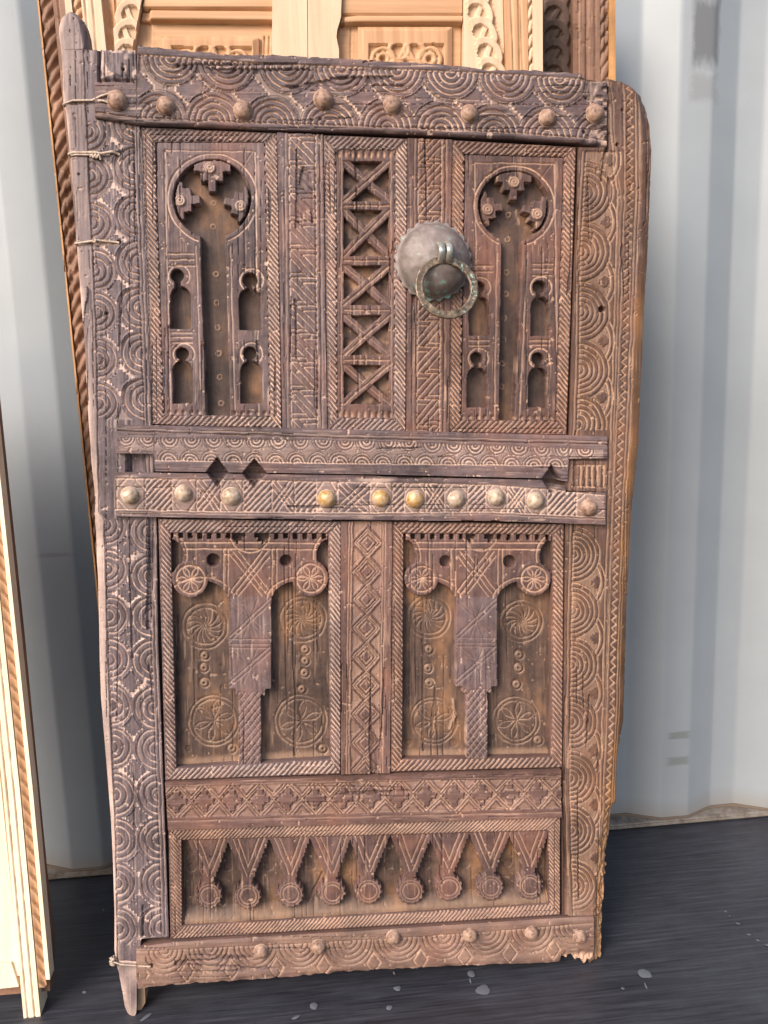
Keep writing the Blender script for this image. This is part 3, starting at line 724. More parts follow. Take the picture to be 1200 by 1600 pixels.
# ---- lattice panel of five crosses
C = grid_q((526, 233), (617, 234), (615, 654), (528, 652))
X, Y = C.x, C.y; op = np.zeros(X.shape)
xa0, xa1 = 538.0, 608.0
cells = [(252, 313), (328, 399), (415, 476), (493, 554), (571, 631)]
for (y0, y1) in cells:
    cxm, cym = (xa0 + xa1) / 2, (y0 + y1) / 2; w, h = xa1 - xa0, y1 - y0; ln = math.hypot(w, h)
    d1 = np.abs((X - cxm) * h - (Y - cym) * w) / ln; d2 = np.abs((X - cxm) * h + (Y - cym) * w) / ln
    box = np.maximum(np.abs(X - cxm) - w / 2, np.abs(Y - cym) - h / 2)
    sd = np.maximum(box, np.maximum(7.5 - d1, 7.5 - d2)); op = np.maximum(op, ins(sd, .8))
    inb = (box < 2).astype(float)
    C.g(d2, 1.4, 1.4, .6, inb); C.g(np.where(d2 > 6, d1, 9), 1.2, .8, .4, inb); C.H -= 1.3 * (d1 < 7.5) * (d2 > 7) * inb
    tt = (X + Y) / 5.0; C.g(np.where(d2 < 7.5, np.abs(tt - np.round(tt)) * 5, 9), 1.2, .7, .4, inb * (vn(X / 20, Y / 20, 95) > .55))
for (ya, yb_) in ((313, 328), (399, 415), (476, 493), (554, 571)):
    C.line(538, (ya + yb_) / 2, 608, (ya + yb_) / 2, 1.5, 1.5, .6)
    for x in (553, 572, 592): C.line(x, ya + 2, x, yb_ - 3, 1.2, 1.2, .5)
for yy in (240, 648):
    t = X / 10.0; C.g(np.hypot((t - np.round(t)) * 10, (Y - yy) * .45), 3.0, 3.0, .75)
C.g(np.abs(X - 533), 1.3, 1.2, .4); C.g(np.abs(X - 611), 1.3, 1.2, .4)
C.wear('y', .8)
B = Carve(C.PX, C.PY); B.H += 2 * (fbm(C.PX / 10, C.PY / 10, 96) - .45); B.D = .5 * sm((fbm(C.PX / 14, C.PY / 14, 97) - .4) / .2)
C.H = C.H * (1 - op) + (B.H - 13) * op; C.D = C.D * (1 - op) + B.D * op
C.seg = np.where(op > .5, 0, 1)
relief('lattice_panel', door, W_V, P_DOOR, C, -3, thick=26, main=1, segs={0: ('back_board', W_BACK), 1: ('', None)})

# ---- column panels
def column_panel(q4, hx0, hx1, discs, rd, holes, col, stem, ystep, rosettes, swirls, dots, pits, cap, crack, worn):
    C = grid_q(*q4, wob=.55); X, Y = C.x, C.y
    (dl, dr) = discs; cx0, cx1 = col; s0, s1 = stem; cm = (cx0 + cx1) / 2
    yl = np.interp(X, [q4[0][0], q4[1][0]], [q4[0][1], q4[1][1]])
    # header: teeth, beam, shoulders, arches
    t0 = yl + 9
    teeth = ((Y > yl) & (Y < t0 + 2) & (np.abs(((X - hx0 - 6) / 15.0) % 1 - .5) > .22)).astype(float) * 1.0
    headsd = np.maximum(np.maximum(hx0 - X, X - hx1), np.maximum(t0 - Y, Y - 934))
    # concave shoulders
    for sx, sg in ((hx0, 1), (hx1, -1)):
        headsd = np.maximum(headsd, 20 - np.hypot((X - sx + sg * 2) * 1.0, (Y - 869) * .78))
        lowsh = np.maximum((sx + sg * 44 - X) * sg, 880 - Y) * -1
    under_l = np.maximum(X - cx0, Y - 0) ; 
    # arches under the beam: cut between the roundels and the column
    for (dx, dy), ex, sg in ((dl, cx0, -1), (dr, cx1, 1)):
        arch_cx = (dx + ex) / 2; half = abs(ex - dx) / 2 + 14
        arch_cx = ex + sg * half
        cut = np.maximum((ex - X) * sg, np.maximum(912 - Y - 0 * X, 0)) 
        e = np.hypot((X - arch_cx) / half, (Y - 942) / 33.0)
        incut = ((e < 1) | (Y > 942)) & ((X - ex) * sg > 0)
        headsd = np.where(incut, np.maximum(headsd, (1 - e) * 25), headsd)
        outer = ((X - dx) * sg > -2) & (Y > dy)
        headsd = np.where(outer, np.maximum(headsd, 1.0), headsd)
        C.g(np.where((np.abs(e - 1.22) < .3) & ((X - ex) * sg > -8) & (Y < 936), np.abs(e - 1.2) * half * .9, 9), 1.5, 1.4, .7)
    notch = np.hypot(X - cap[0], (Y - cap[1])) - cap[2]
    headsd = np.maximum(headsd, -np.maximum(notch, -99))
    ncap = (Y > cap[1] - 3) & ((np.abs(X - cap[0]) < 7) | ((np.abs(X - cap[0]) < 13) & (Y > cap[1] + 9)) | ((np.abs(X - cap[0]) < 19) & (Y > cap[1] + 15)))
    head = (headsd < 0) | ((teeth > 0) & (np.abs(X - cap[0]) > cap[2]) & (X > hx0) & (X < hx1)) | (ncap & (notch < 2))
    dsk = np.zeros(X.shape, int)
    for i, (dx, dy) in enumerate(discs): dsk[np.hypot(X - dx, Y - dy) < rd] = i + 1
    colm = ((X > cx0) & (X < cx1) & (Y >= 934) & (Y < ystep)) | ((X > cx0 + 10) & (X < cx1 - 9) & (Y >= ystep - 1) & (Y < ystep + 10)) | ((X > s0) & (X < s1) & (Y >= ystep + 8))
    seg = np.where(dsk > 0, 2 + dsk, np.where(head, 1, np.where(colm, 2, 0)))
    # carving on the header
    inh = (seg == 1).astype(float)
    for yy in (848, 858): C.line(hx0 + 14, yy, hx1 - 14, yy + 1, 1.4, 1.3, .7, mask=inh)
    for xx in (cx0 - 8, cx0 - 1, cx1 + 1, cx1 + 8): C.line(xx, 858, xx, 932, 1.4, 1.3, .7, mask=inh)
    for o in (-9, 0, 9):
        C.line(cx0 + o + 6, 862, cx1 + o - 6, 932, 1.3, 1.4, .75, mask=inh * (X > cx0 + 2) * (X < cx1 - 2)); C.line(cx1 + o - 6, 862, cx0 + o + 6, 932, 1.3, 1.4, .75, mask=inh * (X > cx0 + 2) * (X < cx1 - 2))
    C.g(np.abs(np.hypot(X - cap[0], Y - cap[1]) - cap[2] - 5), 1.4, 1.3, .7, inh * (Y > cap[1] + 8))
    for sx, sg in ((hx0, 1), (hx1, -1)):
        C.g(np.abs(np.hypot((X - sx + sg * 2), (Y - 869) * .78) - 26), 1.4, 1.4, .7, inh)
    for (dx, dy) in discs:
        m = (np.hypot(X - dx, Y - dy) < rd).astype(float); C.ring(dx, dy, rd - 6.5, 1.7, 1.8, .8, m)
        th = np.arctan2(Y - dy, X - dx); rr = np.hypot(X - dx, Y - dy) / (rd - 7)
        w_ = (th / (math.pi / 3)) ; da = np.abs(w_ - np.round(w_)) * math.pi / 3
        C.g(np.abs(da - .30 * np.sin(np.clip(rr, 0, 1) * math.pi)) * rr * (rd - 7), 1.3, 1.5, .8, m * (rr < 1))
        C.H += 1.0 * m
    # carving on the column
    inc = (seg == 2).astype(float)
    ub = inc * (Y < ystep)
    ym = (934 + ystep) / 2
    for (y0, y1) in ((938, ym - 5), (ym + 8, ystep - 6)):
        for o in (-4, 4): C.line(cx0, y1 + o, cx1, y0 + o, 1.0, 1.1, .22, mask=ub)
        for o in (-4, 4): C.line(cx0, y0 + o, cx1, y1 + o, 1.0, 1.1, .16, mask=ub)
        C.line(cx0 + 22, y0, cx1 - 22, y1, .9, .8, .1, mask=ub); C.line(cx1 - 22, y0, cx0 + 22, y1, .9, .8, .1, mask=ub)
    for yy in (ym - 6, ym + 2, ym + 8): C.line(cx0, yy, cx1, yy, 1.0, 1.1, .2, mask=ub)
    lb = inc * (Y > ystep + 4)
    for sg in (1, -1):
        ph = (X + sg * Y * .8) / 10.0; C.g(np.abs(ph - np.round(ph)) * 7.5, 1.1, 1.3, .3, lb)
    solid = (seg > 0).astype(float)
    C.wear('y', .7)
    B = Carve(C.PX, C.PY, .55)
    for (rx, ry, r) in rosettes:
        B.ring(rx, ry, r, 1.7, 1.7, .75); B.ring(rx, ry, r * .84, 1.5, 1.5, .7)
        th = np.arctan2(Y - ry, X - rx) + .35; rr = np.hypot(X - rx, Y - ry) / (r * .82); w_ = th / (math.pi / 3); da = np.abs(w_ - np.round(w_)) * math.pi / 3
        B.g(np.abs(da - .26 * np.sin(np.clip(rr, 0, 1) * math.pi)) * rr * r, 1.3, 1.6, .75, (rr < 1).astype(float))
    for (rx, ry, r) in swirls:
        B.ring(rx, ry, r, 1.7, 1.7, .75); B.ring(rx, ry, r * .80, 1.5, 1.7, .75)
        th = np.arctan2(Y - ry, X - rx); rr = np.hypot(X - rx, Y - ry) / (r * .78); ph = th / (2 * math.pi) * 14 + 1.6 * rr
        B.g(np.abs(ph - np.round(ph)) / 14 * 2 * math.pi * np.maximum(rr, .18) * r * .78, 1.4, 1.8, .75, (rr < 1).astype(float))
    for (dx, dy) in dots: B.dot(dx, dy, 8.5)
    for (dx, dy, r) in pits: B.pit(dx, dy, r, 8)
    if crack: B.lines(crack, w=1.4, dep=7, dust=.0)
    for wl in worn: B.lines(wl, w=3.5, dep=-2.5, dust=.8)
    B.H += 1.5 * (fbm(C.PX / 14, C.PY / 40, 101) - .45); B.wear('y', .7)
    B.D = np.maximum(B.D, .55 * sm((Y - np.interp(X, [q4[3][0], q4[2][0]], [q4[3][1], q4[2][1]]) + 14) / 10))
    C.H = C.H * solid + (B.H - 15) * (1 - solid); C.D = C.D * solid + B.D * (1 - solid)
    for (hx, hy, r) in holes: C.pit(hx, hy, r, 16)
    C.seg = seg
    relief('column_panel', door, W_BACK, P_DOOR, C, -3, thick=26, main=0,
           segs={0: ('', None), 1: ('carved_header', W_V), 2: ('column', W_GV), 3: ('roundel', W_V), 4: ('roundel', W_V)})
column_panel(((266, 833), (513, 834), (516, 1188), (275, 1202)), 268, 513, ((297, 906), (485, 904)), 28.5, ((333, 876, 9.5), (447, 877, 8.5)),
    (357, 424), (372, 408), 1078, ((332, 1133, 40), (470, 1133, 41)), ((318, 983, 36), (474, 972, 36)),
    [(318, 1030), (317, 1049), (317, 1073), (477, 1020), (477, 1038), (476, 1057), (472, 1083), (361, 1177), (505, 1177)], [(292, 1177, 4)], (390, 832, 27),
    [(459, 915), (458, 1040), (462, 1090), (461, 1150), (460, 1188)], [])
column_panel(((631, 834), (864, 836), (862, 1184), (629, 1188)), 633, 863, ((659, 905), (835, 905)), 26.5, ((697, 878, 8.5), (797, 878, 9)),
    (713, 778), (730, 763), 1074, ((680, 1133, 37), (811, 1132, 37)), ((673, 968, 34), (820, 975, 33)),
    [(673, 1020), (672, 1050), (674, 1073), (816, 1028), (815, 1049), (812, 1075), (846, 1164)], [(640, 1168, 4.5), (712, 1168, 5.5), (708, 1118, 3.5), (773, 1160, 4)], (751, 834, 22),
    [(664, 935), (664, 1180)], [[(712, 1100), (714, 1125), (706, 1145)]])

# ---- pendant panel
C = grid_q((283, 1315), (857, 1300), (858, 1414), (284, 1449), wob=.55); X, Y = C.x, C.y
yt = np.interp(X, [283, 857], [1314, 1299])
TX = [326, 388, 453, 517, 578, 644, 702, 766, 827]; DX = [326, 387, 454, 519, 576, 642, 702, 767, 829]
DY = [1401, 1402, 1399, 1397, 1394, 1394, 1389, 1388, 1386]
seg = np.zeros(X.shape, int)
for i in range(9):
    y1 = DY[i] - 16; tt = (Y - yt) / (y1 - yt); hw = 28 * (1 - tt) + 5.5
    cxl = TX[i] + (DX[i] - TX[i]) * tt
    ser = 2.6 * (((Y / 7.5) % 1) - .5) * (X > cxl) * (tt > .06)
    tri = (np.abs(X - cxl) - ser < hw) & (Y < y1 + 4)
    th = np.arctan2(Y - DY[i], X - DX[i]); rd = 20.5 + 1.1 * np.sign(np.sin(th * 15))
    dd = np.hypot(X - DX[i], Y - DY[i]); dsk = dd < rd
    seg[tri | dsk] = i + 1
    m = (tri & ~dsk).astype(float)
    for o in (9, 17):
        C.g(np.abs(np.abs(X - cxl) - hw + o), 1.3, 1.4, .6, m * (hw - o > -2) * (tt < .8))
    C.ring(DX[i], DY[i], 12.5, 1.4, 1.0, .4, dsk.astype(float)); C.ring(DX[i], DY[i], 17, 1.2, .8, .3, dsk.astype(float))
C.wear('y', .9)
B = Carve(C.PX, C.PY); B.H += 2 * (fbm(C.PX / 16, C.PY / 12, 111) - .45)
for x in (298, 355, 420, 487, 547, 609, 670, 731, 797, 846): B.pit(x, 1365 - (x - 283) * .012, 6, 5)
B.lines([(505, 1372), (482, 1418)], w=1.3, dep=5, dust=0); B.wear('y', .7)
yb = np.interp(X, [284, 858], [1448, 1413])
slope = sm((Y - yb + 22) / 20)                            # the sill rises towards the moulding
solid = (seg > 0).astype(float)
B.H += 11 * slope; B.D = np.maximum(B.D, .5 * slope * (.6 + .4 * vn(X / 20, Y / 10, 112)))
C.H = C.H * solid + (B.H - 15) * (1 - solid); C.D = C.D * solid + B.D * (1 - solid); C.seg = seg
relief('pendant_panel', door, W_BACK, P_DOOR, C, -3, thick=26, main=0, segs={**{0: ('', None)}, **{i: ('pendant', W_V) for i in range(1, 10)}})

# ---- boards behind everything
def slab(name, parent, plane, pts, z0, z1, mat):
    bm = bmesh.new(); uv = [plane.uv(x, y) for x, y in pts]
    f = [bm.verts.new((float(u), float(v), z1)) for u, v in uv]; b = [bm.verts.new((float(u), float(v), z0)) for u, v in uv]
    bm.faces.new(f[::-1]); bm.faces.new(b)
    n = len(pts)
    for i in range(n): bm.faces.new((f[i], f[(i + 1) % n], b[(i + 1) % n], b[i]))
    bmesh.ops.recalc_face_normals(bm, faces=bm.faces)
    me = bpy.data.meshes.new(name); bm.to_mesh(me); bm.free()
    return link(name, me, mat, parent)
slab('pivot_foot', door, P_DOOR, [(188, 1500), (223, 1500), (225, 1575), (218, 1587), (203, 1587), (196, 1570)], -.046, -.014, W_BARE)
slab('back_board', door, P_DOOR, [(140, 90), (210, 90), (218, 95), (600, 112), (900, 128), (985, 150), (1005, 240), (985, 700), (950, 1255), (915, 1480), (230, 1505), (190, 1470), (160, 1000), (140, 600), (115, 240)], -.034, -.024, W_BACK)

# ---- studs
def lathe(prof, n=28):
    V = []; Q = []
    for r, z in prof:
        for k in range(n):
            t = 2 * math.pi * k / n; V.append((r * math.cos(t), r * math.sin(t), z))
    m = len(prof)
    for i in range(m - 1):
        for k in range(n):
            k2 = (k + 1) % n; Q.append((i * n + k, i * n + k2, (i + 1) * n + k2, (i + 1) * n + k))
    return V, Q
def dome_mesh(name, mat, seed, flat=1.0):
    prof = [(15.5, 0), (15.5, 1.0), (14.6, 1.6)] + [(14.2 * math.cos(a), 1.6 + 13.0 * flat * math.sin(a)) for a in np.linspace(0.02, math.pi / 2 - .03, 12)]
    V, Q = lathe(prof); V = np.array(V, float)
    V += .9 * np.stack([vn(V[:, 0] / 6, V[:, 1] / 6, seed) - .5, vn(V[:, 0] / 6, V[:, 1] / 6, seed + 1) - .5, 1.4 * (vn(V[:, 0] / 5, V[:, 1] / 5, seed + 2) - .5)], -1)
    me = mesh_np(name, V * K, Q, np.zeros(len(V)), np.ones(len(Q), bool)); me.materials.append(mat)
    # close the crown
    return me
dm_iron = [dome_mesh('stud', M_STUD, s) for s in (201, 211, 221)]
M_DULL = metal('dull_brass', [(.34, (.12, .07, .045)), (.44, (.36, .25, .17)), (.56, (.46, .35, .26)), (.68, (.52, .43, .36))], .5, .15, 60)
dm_dull = [dome_mesh('stud', M_DULL, s, .9) for s in (261, 271)]
dm_brass = [dome_mesh('stud', M_BRASS, s, .9) for s in (231, 241, 251)]
def stud(x, y, h, me, s=1.0):
    o = bpy.data.objects.new('stud', me); COL.objects.link(o); o.parent = door
    u, v = P_DOOR.uv(x, y); o.location = (float(u), float(v), h * K)
    s *= .92; o.scale = (s, s, s * random.uniform(.9, 1.1)); o.rotation_euler = (random.uniform(-.06, .06), random.uniform(-.06, .06), random.uniform(0, 6.28))
for x, y in ((185, 160), (260, 168), (380, 175), (505, 158), (612, 166), (732, 180), (853, 187), (927, 180)): stud(x, y, 6.0, random.choice(dm_iron), random.uniform(.92, 1.02))
for x, y in STUDS_MID: stud(x, y, 7.6, random.choice(dm_dull if (x < 400 or 700 < x < 900) else dm_brass if x < 900 else dm_iron), random.uniform(.9, .98))
for x, y in ((408, 1482), (497, 1475), (614, 1460), (734, 1457), (829, 1453), (904, 1460)): stud(x, y, 5.2, random.choice(dm_iron), random.uniform(.82, .9))

# ---- knocker: domed scalloped plate, staple, stamped flat ring
pu, pv = map(float, P_DOOR.uv(676, 409))
V = []; Q = []; nr, nt = 26, 120
D = []
for i in range(nr + 1):
    f = i / nr
    for k in range(nt):
        t = 2 * math.pi * k / nt
        r = 57 * f
        if f > .93: r = 53 + (4.5 if (k % 5) in (2, 3) else (0.6 if (k % 5) in (0,) else 2.5)) * (f - .93) / .07
        z = 2.2 if f > .90 else 2.2 + 40 * math.sqrt(max(0, 1 - (f / .90) ** 2.0)) ** .9
        V.append((max(r, .3) * math.cos(t), max(r, .3) * math.sin(t), z + 1.1 * (vn(r * math.cos(t) / 7 + 40, r * math.sin(t) / 7 + 40, 121) - .5)))
        D.append(np.clip((-math.sin(t) * f - .45) * 2.5, 0, 1))
for i in range(nr):
    for k in range(nt):
        k2 = (k + 1) % nt; Q.append((i * nt + k, (i + 1) * nt + k, (i + 1) * nt + k2, i * nt + k2))
n0 = len(V)
for k in range(nt):
    x, y, z = V[nr * nt + k]; V.append((x, y, z - 3)); D.append(0)
for k in range(nt):
    k2 = (k + 1) % nt; Q.append((nr * nt + k, n0 + k, n0 + k2, nr * nt + k2))
me = mesh_np('knocker_plate', np.array(V) * K, Q, D, np.ones(len(Q), bool))
plate = link('knocker_plate', me, M_PLATE, door); plate.location = (pu, pv, 3 * K)
def tube(name, pts, r, mat, parent, n=8, flat=1.0):
    pts = [Vector(p) for p in pts]; V = []; Q = []
    for i, p in enumerate(pts):
        d = (pts[min(i + 1, len(pts) - 1)] - pts[max(i - 1, 0)]).normalized()
        ref = Vector((1, 0, 0)) if abs(d.x) < .8 else Vector((0, 1, 0))
        s = d.cross(ref).normalized(); t = d.cross(s).normalized()
        for k in range(n):
            a = 2 * math.pi * k / n; V.append(p + s * (math.cos(a) * r) + t * (math.sin(a) * r * flat))
    m = len(pts)
    for i in range(m - 1):
        for k in range(n):
            k2 = (k + 1) % n; Q.append((i * n + k, i * n + k2, (i + 1) * n + k2, (i + 1) * n + k))
    for base, rev in ((0, True), ((m - 1) * n, False)):
        c = len(V); V.append(pts[0] if rev else pts[-1])
        for k in range(0, n, 2):
            q = (base + k, base + (k + 1) % n, base + (k + 2) % n, c); Q.append(q[::-1] if not rev else q)
    me = mesh_np(name, [tuple(v) for v in V], Q, [0.3] * len(V), np.ones(len(Q), bool)); return link(name, me, mat, parent)
# staple: a doubled strap looping out of the dome over the ring
for sx in (-5.5, 5.5):
    pts = []
    for a in np.linspace(-.5, 1.25 * math.pi, 18):
        pts.append(((sx + 8) * K, (-2 + 16 * math.sin(a * .8 + .1) - 2) * K, (33 + 15 * (1 - math.cos(a))) * K * .72 + 8 * K))
    tube('staple', [((sx + 9) * K, (20 - 30 * f) * K, (34 + 22 * math.sin(f * math.pi) ** .7) * K) for f in np.linspace(0, 1, 16)], 2.0 * K, M_STAPLE, plate, 10, 2.3)
# ring
V = []; Q = []; D = []; nt = 96; cy = -36 - 0.0
prof = [(38, -2), (37.5, 0), (38.5, 2.6), (40.5, 3.2), (44, 2.4), (48, 3.2), (50, 2.4), (50.6, 0), (50, -2)]
for k in range(nt):
    t = 2 * math.pi * k / nt
    for j, (r, z) in enumerate(prof):
        st = 0
        if 3 <= j <= 5: st = -2.6 * (.5 + .5 * math.sin(t * 26)) if j == 4 else -.9 * (.5 + .5 * math.cos(t * 26))
        r2 = r + (.5 * math.sin(t * 26) if j > 6 else 0)
        V.append((r2 * math.cos(t), r2 * math.sin(t), z + st)); D.append(.5 if math.cos(t - .2) > .3 else 0)
m = len(prof)
for k in range(nt):
    for j in range(m):
        k2 = (k + 1) % nt; j2 = (j + 1) % m; Q.append((k * m + j, k * m + j2, k2 * m + j2, k2 * m + j))
me = mesh_np('knocker_ring', np.array(V) * K * .90, Q, D, np.ones(len(Q), bool))
ringo = link('knocker_ring', me, M_RING, plate); ringo.location = (10 * K, -44 * K, 48 * K); ringo.rotation_euler = (math.radians(-12), math.radians(4), 0)

# ---- wire ties
def dpt(x, y, h):
    u, v = P_DOOR.uv(x, y); return (float(u), float(v), h * K)
def tie(pts, r=1.5, name='wire_tie'):
    P = [Vector(dpt(*p)) for p in pts]; out = []
    for i in range(len(P) - 1):
        for f in np.linspace(0, 1, 6, endpoint=False): out.append(P[i].lerp(P[i + 1], f))
    out.append(P[-1]); return tube(name, out, r * K, M_WIRE, door, 6)
tie([(97, 161, -14), (98, 162, -3), (104, 161, 1), (115, 158, 2), (145, 158, 3), (160, 154, 9), (176, 149, 9)])
tie([(150, 159, 4), (163, 161, 9), (176, 166, 9)]); 
tie([(106, 239, -14), (107, 240, -2), (115, 239, 1.5), (150, 239, 2), (158, 241, 3), (176, 238, 2.5), (186, 241, -2)], 2.0)
tie([(110, 242, -2), (118, 242, 1.2), (152, 243, 2)], 1.5)
tie([(142, 246, 2), (146, 242, 4), (147, 249, 3), (151, 241, 4.5), (152, 249, 3), (156, 242, 4.5), (158, 250, 2)], 1.7)
tie([(116, 379, -14), (117, 380, -2), (125, 380, 1.5), (147, 377, 3), (150, 376, 3.5), (186, 379, -1)], 1.8)
tie([(149, 374, 3), (152, 378, 5), (148, 380, 4), (147, 375, 4)], 1.8)
tie([(176, 1500, -10), (176, 1503, -1), (190, 1506, 1.5), (236, 1507, 5)], 1.4)
tie([(172, 1498, -4), (176, 1502, -1), (173, 1507, -2), (178, 1509, -1), (174, 1500, 0), (179, 1498, 0), (172, 1504, -2)], 2.6)

# ================================================================== PALE DOOR BEHIND
KP = K * 1.09
pale = P_PALE.empty('pale_carved_door', 'pale honey coloured double door with braided carving, directly behind the dark door', 'door')
def strip(name, parent, plane, mat, pts, base, seed=0, fn=None, res=1.6, thick=30, k=KP, axis='y'):
    C = grid_q(*pts, res=res, seed=seed)
    if fn: fn(C)
    C.H += .5 * (fbm(C.PX / 30, C.PY / 60, seed + 140) - .45)
    return relief(name, parent, mat, plane, C, base, thick, k=k)
Y0, Y1 = -70, 260
def groove_cols(cols, w=1.4, dep=2.2, dust=.9):
    def fn(C):
        for (xa, xb) in cols: C.g(np.abs(C.PX - (xa + (xb - xa) * C.PY / 110.0)), w, dep, dust)
    return fn
# full-height body so that it stands on the floor
slab('door_leaf', pale, P_PALE, [(100, -60), (842, -60), (842, 900), (842, 1380), (222, 1410), (165, 900)], -.05, -.022, PALE)
def braid(C, cx, half, flip):
    a = C.y; c = cx(C.PY); s = (C.x - c) * (1 if flip else -1)
    out = np.abs(C.x - c) - half; ground = ins(-out, 1.5)
    pitch = 31.0; sg = 1 if flip else -1
    h = np.full(a.shape, -4.0); D = np.full(a.shape, .45)
    for i in range(-4, 11):
        cy0 = -8 + i * pitch
        dx = (C.x - c) * sg + 7; dy = a - cy0
        d = np.hypot(dx, dy * .92)
        m = (d < 25) & (dy > -26)
        hh = np.where(d > 13.5, 4.0 - .05 * (25 - d) ** 1.2 - .03 * dy, -2.5 - .02 * dy)
        hh = hh - 2.0 * np.clip(1 - np.abs(d - 24.4) / 1.4, 0, 1)
        leaf = (np.abs(dx + dy * .55 - 2) < 4.5) & (d < 13.5); hh = np.where(leaf, 1.0, hh)
        h = np.where(m, hh, h); D = np.where(m, np.where((d < 13.5) & ~leaf, .4, np.where(np.abs(d - 24.4) < 1.3, .55, 0)), D)
    C.H = np.where(out > 0, 0, h); C.D = np.where(out > 0, .5 * (out < 1.5), D)
# left stile: outer strip, rope, fluted strips, cove, braid
strip('outer_strip', pale, P_PALE, PALE_L, [(96, Y0), (106, Y0), (140, Y1), (128, Y1)], 8)
def rope(pitch=20, slope=1.1):
    def fn(C):
        ph = (C.y + slope * (C.x - 100)) / pitch; d = np.abs(ph - np.round(ph)) * pitch * .7
        C.g(d, 3.2, 3.6, .5); C.H += 2.0 * np.sin(C.S * math.pi)
    return fn
strip('rope_moulding', pale, P_PALE, PALE, [(106, Y0), (121, Y0), (155, Y1), (140, Y1)], 4, fn=rope())
strip('fluted_stile', pale, P_PALE, PALE_L, [(121, Y0), (152, Y0), (186, Y1), (155, Y1)], 7, fn=groove_cols([(134, 143), (146, 155), (127, 136)]))
strip('cove_strip', pale, P_PALE, PALE, [(152, Y0), (172, Y0), (196, Y1), (186, Y1)], -2, fn=lambda C: C.g(np.abs(C.S - .5) * 20, 10, 5, .2))
bl = polyh([(-70, 214), (0, 200), (75, 190), (150, 176), (260, 160)])
C = grid_v(lambda y: np.interp(y, [-70, 260], [170, 190]), polyh([(-70, 236), (0, 222), (78, 207), (150, 196), (260, 192)]), Y0, Y1, res=1.4)
braid(C, bl, 27, False); relief('braided_carving', pale, PALE_L, P_PALE, C, -2, 26, k=KP)
# arched edge and leaf panels
C = grid_v(polyh([(-70, 239), (0, 224), (78, 209), (150, 198), (260, 194)]), lambda y: np.interp(y, [-70, 260], [432, 426]), Y0, Y1, res=1.6)
C.H -= 5 * (C.PY > 30); C.H += 6 * ins(np.abs(C.PY - 21 - (C.PX - 230) * .012) - 8, 3); C.H += 5 * (C.PY < 10)
C.g(np.abs(C.PY - 12 - (C.PX - 230) * .008), 1.5, 1.5, .8); C.g(np.abs(C.PY - 30 - (C.PX - 230) * .012), 1.6, 2, .9)
C.H -= 8 * ins(C.PX - np.interp(C.PY, [0, 78], [233, 232]), 3) * (C.PY > 10); C.g(np.abs(C.PX - 413), 1.6, 2.5, .6, (C.PY > 50).astype(float)); C.g(np.abs(C.PX - 408), 1.2, 2, .7, (C.PY > 56).astype(float)); C.g(np.abs(C.PX - 420), 1.2, 2, .6, (C.PY > 50).astype(float))
relief('door_panel', pale, PALE_H, P_PALE, C, -8, 20, k=KP)
def scroll_fn(x0, x1, y0):
    def fn(C):
        X, Y = C.x, C.y; inz = (X > x0) & (X < x1) & (Y > y0)
        h = np.full(X.shape, -6.0); cx = (x0 + x1) / 2
        for sx in (-1, 1):
            for dx, dy, r in ((.62, 24, 17), (.62, 24, 8), (.2, 10, 15), (.30, 48, 20)):
                d = np.abs(np.hypot(X - cx - sx * dx * (x1 - x0) / 2, Y - y0 - dy) - r); h = np.maximum(h, np.where(d < 4.2, 1.5 - d * .5, -6))
            d = np.abs((X - cx) * sx - (Y - y0) * .6 + 2) * .85; h = np.maximum(h, np.where((d < 3.5) & (Y > y0 + 4), .8 - d * .4, -6))
        C.H = np.where(inz, h, C.H); C.D = np.where(inz & (h < -3), .45, C.D)
    return fn
def bevel(C):
    e = np.minimum(np.minimum(C.S, 1 - C.S) * 160, C.T * 250); C.H -= 5 * np.clip(1 - e / 9, 0, 1)
strip('raised_panel', pale, P_PALE, PALE, [(246, 52), (404, 54), (402, Y1), (240, Y1)], -3, fn=lambda C: (bevel(C), scroll_fn(268, 394, 71)(C)), res=1.4, thick=14)
strip('meeting_stile', pale, P_PALE, PALE_L, [(426, Y0), (479, Y0), (482, Y1), (424, Y1)], 4)
C = grid_v(lambda y: np.interp(y, [-70, 260], [479.5, 482.5]), polyh([(-70, 535), (0, 534), (28, 533), (36, 531), (48, 527), (60, 526), (80, 530), (120, 530), (260, 528)]), Y0, Y1, res=1.5)
relief('meeting_stile', pale, PALE_L, P_PALE, C, 4, 30, k=KP)
C = grid_v(polyh([(-70, 536), (28, 534), (48, 528), (60, 527), (80, 531), (260, 529)]), lambda y: np.interp(y, [-70, 260], [724, 722]), Y0, Y1, res=1.6)
C.H -= 5 * (C.PY > 34); C.H += 6 * ins(np.abs(C.PY - 28 - 3 * np.clip((560 - C.PX) / 30, 0, 1)) - 6, 3) * (C.PX > 538); C.H += 4 * (C.PY < 20)
C.g(np.abs(C.PY - 22), 1.2, 1.2, .6); C.g(np.abs(C.PY - 35), 1.6, 2, .9); C.g(np.abs(C.PX - 549), 1.2, 2, .6, (C.PY > 38).astype(float))
relief('door_panel', pale, PALE_H, P_PALE, C, -8, 20, k=KP)
strip('raised_panel', pale, P_PALE, PALE, [(560, 38), (708, 38), (707, Y1), (556, Y1)], -3, fn=lambda C: (bevel(C), scroll_fn(577, 694, 67)(C)), res=1.4, thick=14)
